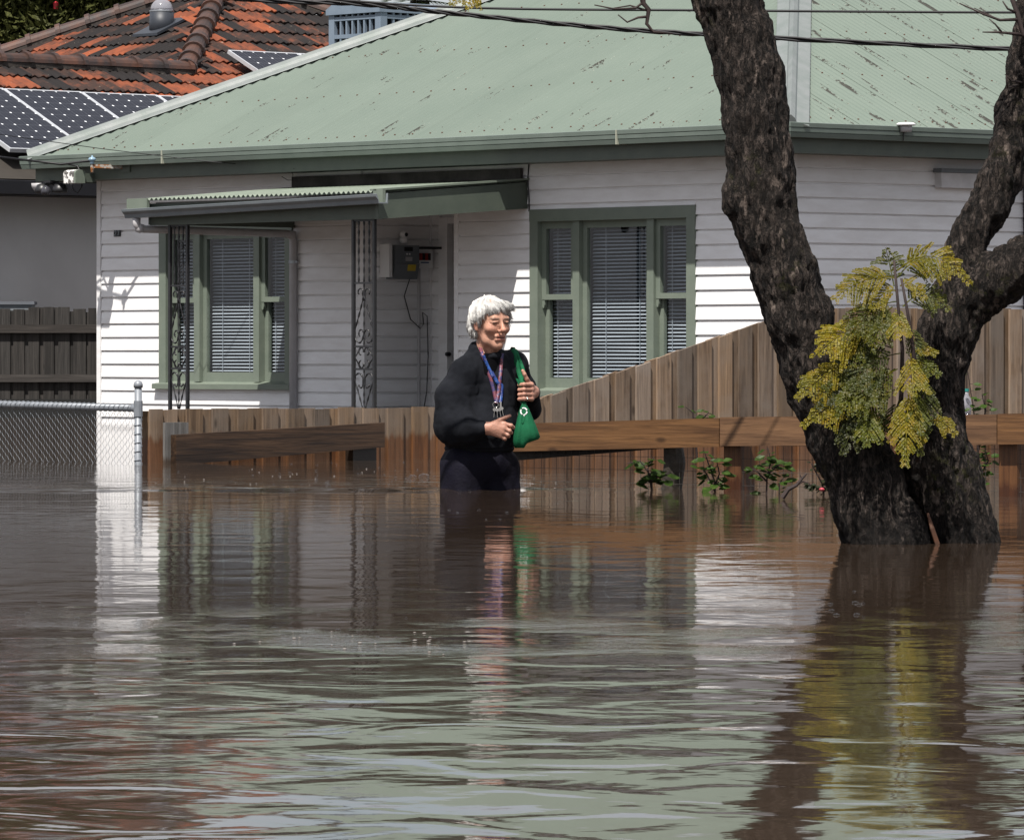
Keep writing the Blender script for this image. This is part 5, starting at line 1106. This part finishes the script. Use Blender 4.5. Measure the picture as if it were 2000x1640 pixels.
CLOTH = simple('navy_black_fleece', (.0048,.0056,.008), (.0095,.0105,.014), 9, rough=.95, bump=.3, bscale=260, spec=.15)
sweat = pobj('sweatshirt', swv, swf, CLOTH)
hem = SDF((-.40, -.24, .13), (.10, .22, .25), .007); hem.ell((-.152, -.005, .19), (.164, .140, .04), .02); hem.cutz(.166, True); hem.cutz(.206, False); v_, f__ = hem.nets(); pobj('hem_band', v_, f__, CLOTH, sweat)
tr = SDF((-.42, -.26, -.80), (.12, .24, .24), .008); tr.ell((-.153, -.005, .13), (.160, .135, .13), .05)
for a, b, c in LEG: tr.cap(a, b, .108, .095, .03); tr.cap(b, c, .092, .075, .02)
folds(tr, .014, (10, 10, 5), 44); folds(tr, .008, (26, 26, 12), 45); tr.cutz(-.76, True); v_, f__ = tr.nets()
pobj('trousers', v_, f__, simple('wet_dark_trousers', (.004,.0035,.007), (.006,.0055,.012), 10, rough=.75, bump=.25, bscale=90, spec=.12))
# tee shirt edge inside the neckline
ts = SDF((-.24, -.16, .52), (.0, .12, .70), .005); ts.cap((-.116, -.028, .625), (-.125, -.02, .55), .058, .075, .02); ts.cutz(.632, False); v_, f__ = ts.nets(); pobj('tee_shirt', v_, f__, simple('black_tee', (.004,.004,.005), rough=.95, spec=.05), person)
# hair: a thick grey cap with swept locks
def hair_mat():
    t = NT('silver_hair'); at = t.N('Attribute', attribute_name='shade'); return t.fin(t.mix(1., (.46,.45,.43), at.outputs['Color'], 'MULTIPLY'), .55, spec=.35)
HAIR = hair_mat()
hr = SDF((-.13, -.16, -.13), (.13, .13, .16), .0032)
hr.ell((0, -.018, .033), (.083, .100, .082), .02); hr.ell((0, -.062, -.015), (.076, .056, .078), .03)
for s in (-1, 1): hr.ell((s * .068, -.004, .022), (.022, .055, .044), .02); hr.ell((s * .070, -.045, -.025), (.020, .034, .046), .02)
hr.ell((.012, .058, .074), (.062, .036, .026), .02); hr.ell((-.034, .040, .062), (.034, .036, .026), .02)
hr.ell((0, .125, -.022), (.064, .070, .084), .010, 'sub')
for s in (-1, 1): hr.ell((s * .062, .065, -.02), (.03, .045, .055), .012, 'sub'); hr.ell((s * .085, -.012, -.035), (.022, .022, .034), .008, 'sub')
hv2, hf2 = hr.nets(); nn_ = vnormals(hv2, hf2)
crown = np.array([.0, -.035, .12]); rel = hv2 - crown; ang = np.arctan2(rel[:, 0], rel[:, 1]); rad = np.linalg.norm(rel, axis=1)
lock = fbm(np.stack([ang * 5 + 1.2 * np.sin(rad * 30), rad * 10, ang * 0], 1), 3, 7); fine = fbm(np.stack([ang * 22 + 2 * np.sin(rad * 30), rad * 14, ang * 0], 1), 2, 8)
hv2 = hv2 + nn_ * (.017 * lock + .011 * fine)[:, None]
ho = pobj('hair', head_to(hv2), hf2, HAIR); sh = np.clip(.92 + .6 * lock + .6 * fine, .35, 1.25); sh = np.where((hv2[:, 2] < .02) & (hv2[:, 1] > -.02), sh * .72, sh)
ca = ho.data.color_attributes.new('shade', 'FLOAT_COLOR', 'POINT'); ca.data.foreach_set('color', np.stack([sh, sh, sh, np.ones_like(sh)], 1).astype(np.float32).ravel())
sm = MB(); idx = nrng.choice(len(hv2), 3800, replace=False)
for i in idx:
    p = Vector(hv2[i]); n_ = Vector(nn_[i]); d = (p - Vector(crown)); d = (d - n_ * d.dot(n_)); d = (d.normalized() if d.length > .01 else Vector((1, 0, 0))); d = (d + Vector((.25, 0, -.35))).normalized(); L_ = rnd.uniform(.014, .040); wv = d.cross(n_).normalized() * .0014; b = p - n_ * .001
    q = [b, b + d * L_ * .5 + n_ * rnd.uniform(.001, .004), b + d * L_ + n_ * rnd.uniform(-.003, .003)]
    sm.add([q[0] - wv, q[0] + wv, q[1] + wv * .8, q[1] - wv * .8, q[2]], [(0, 1, 2, 3), (3, 2, 4)])
sv2 = head_to(np.array(sm.v)) - BASE; sm.v = [tuple(p) for p in sv2]; so = sm.build('hair_strands', simple('hair_strand_grey', (.50,.49,.47), (.26,.255,.25), 60, rough=.5), person, fix=False); kind(so, 'stuff')
# things laid over the sweatshirt follow its surface
bvh = BVHTree.FromPolygons([tuple(p) for p in swv], [tuple(int(i) for i in q) for q in swf])
def onbody(px, py, off=.006, fallback=-.12):
    p = H(px, py, 0); hit = bvh.ray_cast(Vector((p[0], -1, p[2])), Vector((0, 1, 0)))
    return Vector((p[0], hit[0].y - off, p[2])) if hit[0] is not None else Vector((p[0], fallback, p[2]))
def ribbon(pts, w_, name, mat, parent, n=40, th=.0016):
    P_ = []
    for i in range(n + 1):
        u = i / n * (len(pts) - 1); k = min(int(u), len(pts) - 2); f_ = u - k; P_.append(pts[k].lerp(pts[k + 1], f_))
    for _ in range(2): P_ = [P_[0]] + [(P_[i - 1] + P_[i] * 2 + P_[i + 1]) / 4 for i in range(1, len(P_) - 1)] + [P_[-1]]
    m = MB(); v = []
    for i, p in enumerate(P_):
        d = (P_[min(i + 1, n)] - P_[max(i - 1, 0)]).normalized(); s_ = d.cross(Vector((0, -1, 0))).normalized() * (w_ / 2); v += [p - s_, p + s_, p + s_ + Vector((0, th, 0)), p - s_ + Vector((0, th, 0))]
    f_ = []
    for i in range(n):
        o = i * 4
        for k in range(4): f_.append((o + k, o + (k + 1) % 4, o + 4 + (k + 1) % 4, o + 4 + k))
    m.add(v, f_); return m.build(name, mat, parent, True)
lan = thing('lanyard', 'blue and purple printed lanyard with a bunch of keys round the neck', 'lanyard', (0, PD, 0))
def lan_mat(name, c1, c2):
    t = NT(name); v = t.coord('Object'); f_ = t.ramp(t.noise(v, 45, 2), (.44, 0.), (.56, 1.)); pr_ = t.ramp(t.noise(t.coord('Object', (1, 1, 1)), 170, 2), (.60, 0.), (.66, .55)); return t.fin(t.mix(pr_, t.mix(f_, c1, c2), (.35,.30,.34)), .5)
LP = lan_mat('purple_ribbon', (.035,.03,.10), (.14,.035,.05)); LBm = lan_mat('blue_ribbon', (.01,.06,.24), (.015,.03,.15))
ribbon([onbody(936, 672, .004), onbody(942, 692), onbody(950, 712), onbody(957, 735), onbody(964, 760), onbody(970, 787, .008)], .0155, 'strap', LP, lan)
ribbon([onbody(944, 694, .010), onbody(953, 715, .010), onbody(963, 735, .011)], .014, 'strap', LBm, lan); ribbon([onbody(981, 690, .004), onbody(979, 710), onbody(977, 735, .009), onbody(974, 762, .010), onbody(970, 787, .012)], .0155, 'strap', LP, lan)
ribbon([onbody(960, 726, .012), onbody(972, 748, .007), onbody(980, 752, .006), onbody(979, 770, .007), onbody(977, 785, .009)], .016, 'strap', LBm, lan)
METAL = simple('key_steel', (.55,.53,.50), (.40,.38,.36), 60, rough=.25, metal=.9)
c = onbody(968, 790, .016); MB().tube([c + Vector((.013 * math.cos(a), -.003, .013 * math.sin(a))) for a in [k * .449 for k in range(14)]], .0016, 5, close=True).build('key_ring', METAL, lan, True)
c2 = onbody(978, 791, .016); MB().box(c2.x - .004, c2.x + .004, c2.y - .003, c2.y + .003, c2.z - .012, c2.z + .016).lathe([(.007, -.004), (.007, .004)], (c2.x, c2.y, c2.z - .016), 8, 'y').build('clip', METAL, lan)
for px_, py_, tx in ((966, 799, -.1), (971, 800, .05), (976, 799, .2), (980, 797, .3)):
    k_ = onbody(px_, py_, .014); m = MB(); m.lathe([(.008, -.001), (.008, .001)], (k_.x, k_.y, k_.z), 10, 'y'); m.beam(k_, k_ + Vector((tx * .03, 0, -.036)), .0022, .006, (0, 1, 0)); m.build('key', METAL, lan)
# green carrier bag on her left shoulder
BAGM = simple('green_bag_fabric', (.006,.105,.044), (.004,.075,.030), 16, rough=.75, bump=.25, bscale=220, spec=.2)
bag = thing('tote_bag', 'bright green fabric carrier bag hanging from the shoulder', 'bag', (0, PD, 0))
ribbon([Vector(H(997, 700, .17)), Vector(H(1000, 684, .11)), Vector(H(1002, 680, .06)), onbody(1004, 689, .006), onbody(1008, 705, .008), onbody(1014, 728, .012, -.1), Vector(H(1020, 745, -.112)), Vector(H(1022, 765, -.105)), Vector(H(1021, 786, -.105))], .022, 'strap', BAGM, bag)
ribbon([Vector(H(1001, 702, .17)), Vector(H(1005, 686, .11)), Vector(H(1008, 684, .06)), onbody(1012, 697, .006), onbody(1020, 716, .008, -.06), Vector(H(1026, 738, -.10)), Vector(H(1024, 765, -.10)), Vector(H(1023, 786, -.1))], .016, 'strap', BAGM, bag)
m = MB(); m.add([H(1007, 738, -.118), H(1013, 740, -.122), H(1023, 756, -.12), H(1020, 762, -.118), H(1013, 752, -.124)], [(0, 1, 2, 3, 4)]).add([H(1007, 738, -.116), H(1013, 740, -.118), H(1023, 756, -.117), H(1020, 762, -.115), H(1013, 752, -.119)], [(4, 3, 2, 1, 0)]); m.build('strap_fold', BAGM, bag)
secs = [(783, 1020, 1026, .016), (790, 1018, 1029, .022), (800, 1014, 1034, .030), (815, 1010, 1040, .038), (832, 1006, 1047, .046), (846, 1003, 1052, .050), (856, 1002, 1055, .048), (862, 1003, 1051, .040), (866, 1005, 1042, .026)]
vv = []; N_ = 44
for j, (py_, x0_, x1_, th_) in enumerate(secs):
    for k in range(N_):
        a = 2 * math.pi * k / N_; cx = (x0_ + x1_) / 2; hw = (x1_ - x0_) / 2; u = j / (len(secs) - 1)
        dz_ = -7 * u * math.cos(a * 1) * 0 + (2.0 * math.cos(a) * -3 * u if False else 0)
        fold = 1 + .10 * math.sin(a * 5 + 1.2) * (1 - .3 * u) + .07 * math.sin(a * 9 + u * 4)
        sgn = lambda t, e: math.copysign(abs(t) ** e, t)
        q_ = H(cx + hw * sgn(math.cos(a), .8), py_ + (8 * u * u if math.cos(a) < 0 else -6 * u * u * math.cos(a)), -.105 + 0.0); vv.append((q_[0], q_[1] + th_ * sgn(math.sin(a), .8) * fold, q_[2]))
fs = [(j * N_ + k, j * N_ + (k + 1) % N_, (j + 1) * N_ + (k + 1) % N_, (j + 1) * N_ + k) for j in range(len(secs) - 1) for k in range(N_)] + [tuple(range(N_)), tuple((len(secs) - 1) * N_ + k for k in range(N_))]
MB().add(vv, fs).build('bag_body', BAGM, bag, True)
bb = BVHTree.FromPolygons([tuple(p) for p in vv], fs[:-2])
def onbag(px, py):
    p = H(px, py, 0); h_ = bb.ray_cast(Vector((p[0], -1, p[2])), Vector((0, 1, 0))); return Vector((p[0], (h_[0].y if h_[0] is not None else -.14) - .002, p[2]))
for a0 in (0, 2.09, 4.19):                              # three curved white arrows chasing each other
    pts = [onbag(1023 + 6.2 * math.cos(a0 + t), 803 + 6.8 * math.sin(a0 + t)) for t in (0, .4, .8, 1.2, 1.5)]
    ribbon(pts, .0062, 'printed_arrow', BRIGHTW, bag, 8); e_ = pts[-1]; MB().add([e_ + Vector((.005, -.001, .002)), e_ + Vector((-.005, -.001, .003)), e_ + Vector((0, -.001, -.007))], [(0, 1, 2)]).build('printed_arrow_tip', BRIGHTW, bag)
ribbon([onbag(1019, 812), onbag(1018, 822), onbag(1021, 828), onbag(1024, 818), onbag(1023, 810)], .003, 'handle_loop', BAGM, bag, 14)
rg = thing('finger_ring', 'silver ring with a pale stone on the hand gripping the strap', 'ring', (0, PD, 0)); MB().tube([(.070 + .002 * math.sin(a), -.112 + .0125 * math.cos(a), .420 + .0125 * math.sin(a)) for a in [k * .4488 for k in range(14)]], .0016, 5, close=True).lathe([(.005, -.004), (.005, .002), (.002, .004)], (.072, -.126, .420), 8, 'y').build('band', METAL, rg, True)
# ------------------------------------------------------------------ foam, bubbles and scum on the water
bub = MB(); spots = []
for _ in range(26): spots.append((rnd.uniform(560, 860), rnd.uniform(900, 948), rnd.uniform(.004, .010)))
for _ in range(10): spots.append((rnd.uniform(330, 620), rnd.uniform(908, 946), rnd.uniform(.003, .008)))
for _ in range(16): spots.append((rnd.gauss(120, 90), rnd.gauss(1205, 20), rnd.uniform(.003, .007)))
for _ in range(22): spots.append((rnd.gauss(620, 130), rnd.gauss(1235, 22), rnd.uniform(.002, .006)))
for _ in range(12): spots.append((rnd.gauss(1635, 55), rnd.gauss(1190, 22), rnd.uniform(.003, .009)))
for _ in range(8): spots.append((rnd.gauss(940, 70), rnd.gauss(952, 5), rnd.uniform(.005, .012)))
for _ in range(8): spots.append((rnd.gauss(930, 60), rnd.gauss(1010, 22), rnd.uniform(.004, .007)))
spots += [(828, 930, .028), (806, 931, .02), (1290, 955, .012), (795, 934, .012)]
for px_, py_, r_ in spots:
    D_ = FPX * CH / (py_ - HY); c = P(px_, HY, D_); bub.lathe([(r_ * math.cos(t), r_ * .45 * math.sin(t)) for t in (0, .4, .8, 1.2)] + [(r_ * .08, r_ * .45)], (c.x, c.y, .001), 14)
BUBM = glass_mat('bubble_film', (.9, .9, .9)); b_ = bub.build('foam_bubbles', BUBM, None, True); kind(b_, 'stuff'); b_['label'] = 'scattered bubbles floating on the brown water'
fo = MB()
for _ in range(60):
    px_, py_ = rnd.choice([(rnd.gauss(620, 150), rnd.gauss(1250, 10)), (rnd.gauss(800, 110), rnd.gauss(1266, 6)), (rnd.uniform(300, 860), rnd.uniform(915, 950)), (rnd.gauss(1060, 26), rnd.gauss(940, 6))]); D_ = FPX * CH / (py_ - HY); c = P(px_, HY, D_); r_ = rnd.uniform(.002, .006)
    fo.lathe([(r_, 0), (r_ * .8, r_ * .3), (r_ * .2, r_ * .45)], (c.x, c.y, .001), 6)
f_ = fo.build('foam_flecks', simple('foam', (.20,.18,.165), rough=.6), None, True); kind(f_, 'stuff'); f_['label'] = 'pale flecks of foam drifting on the water'
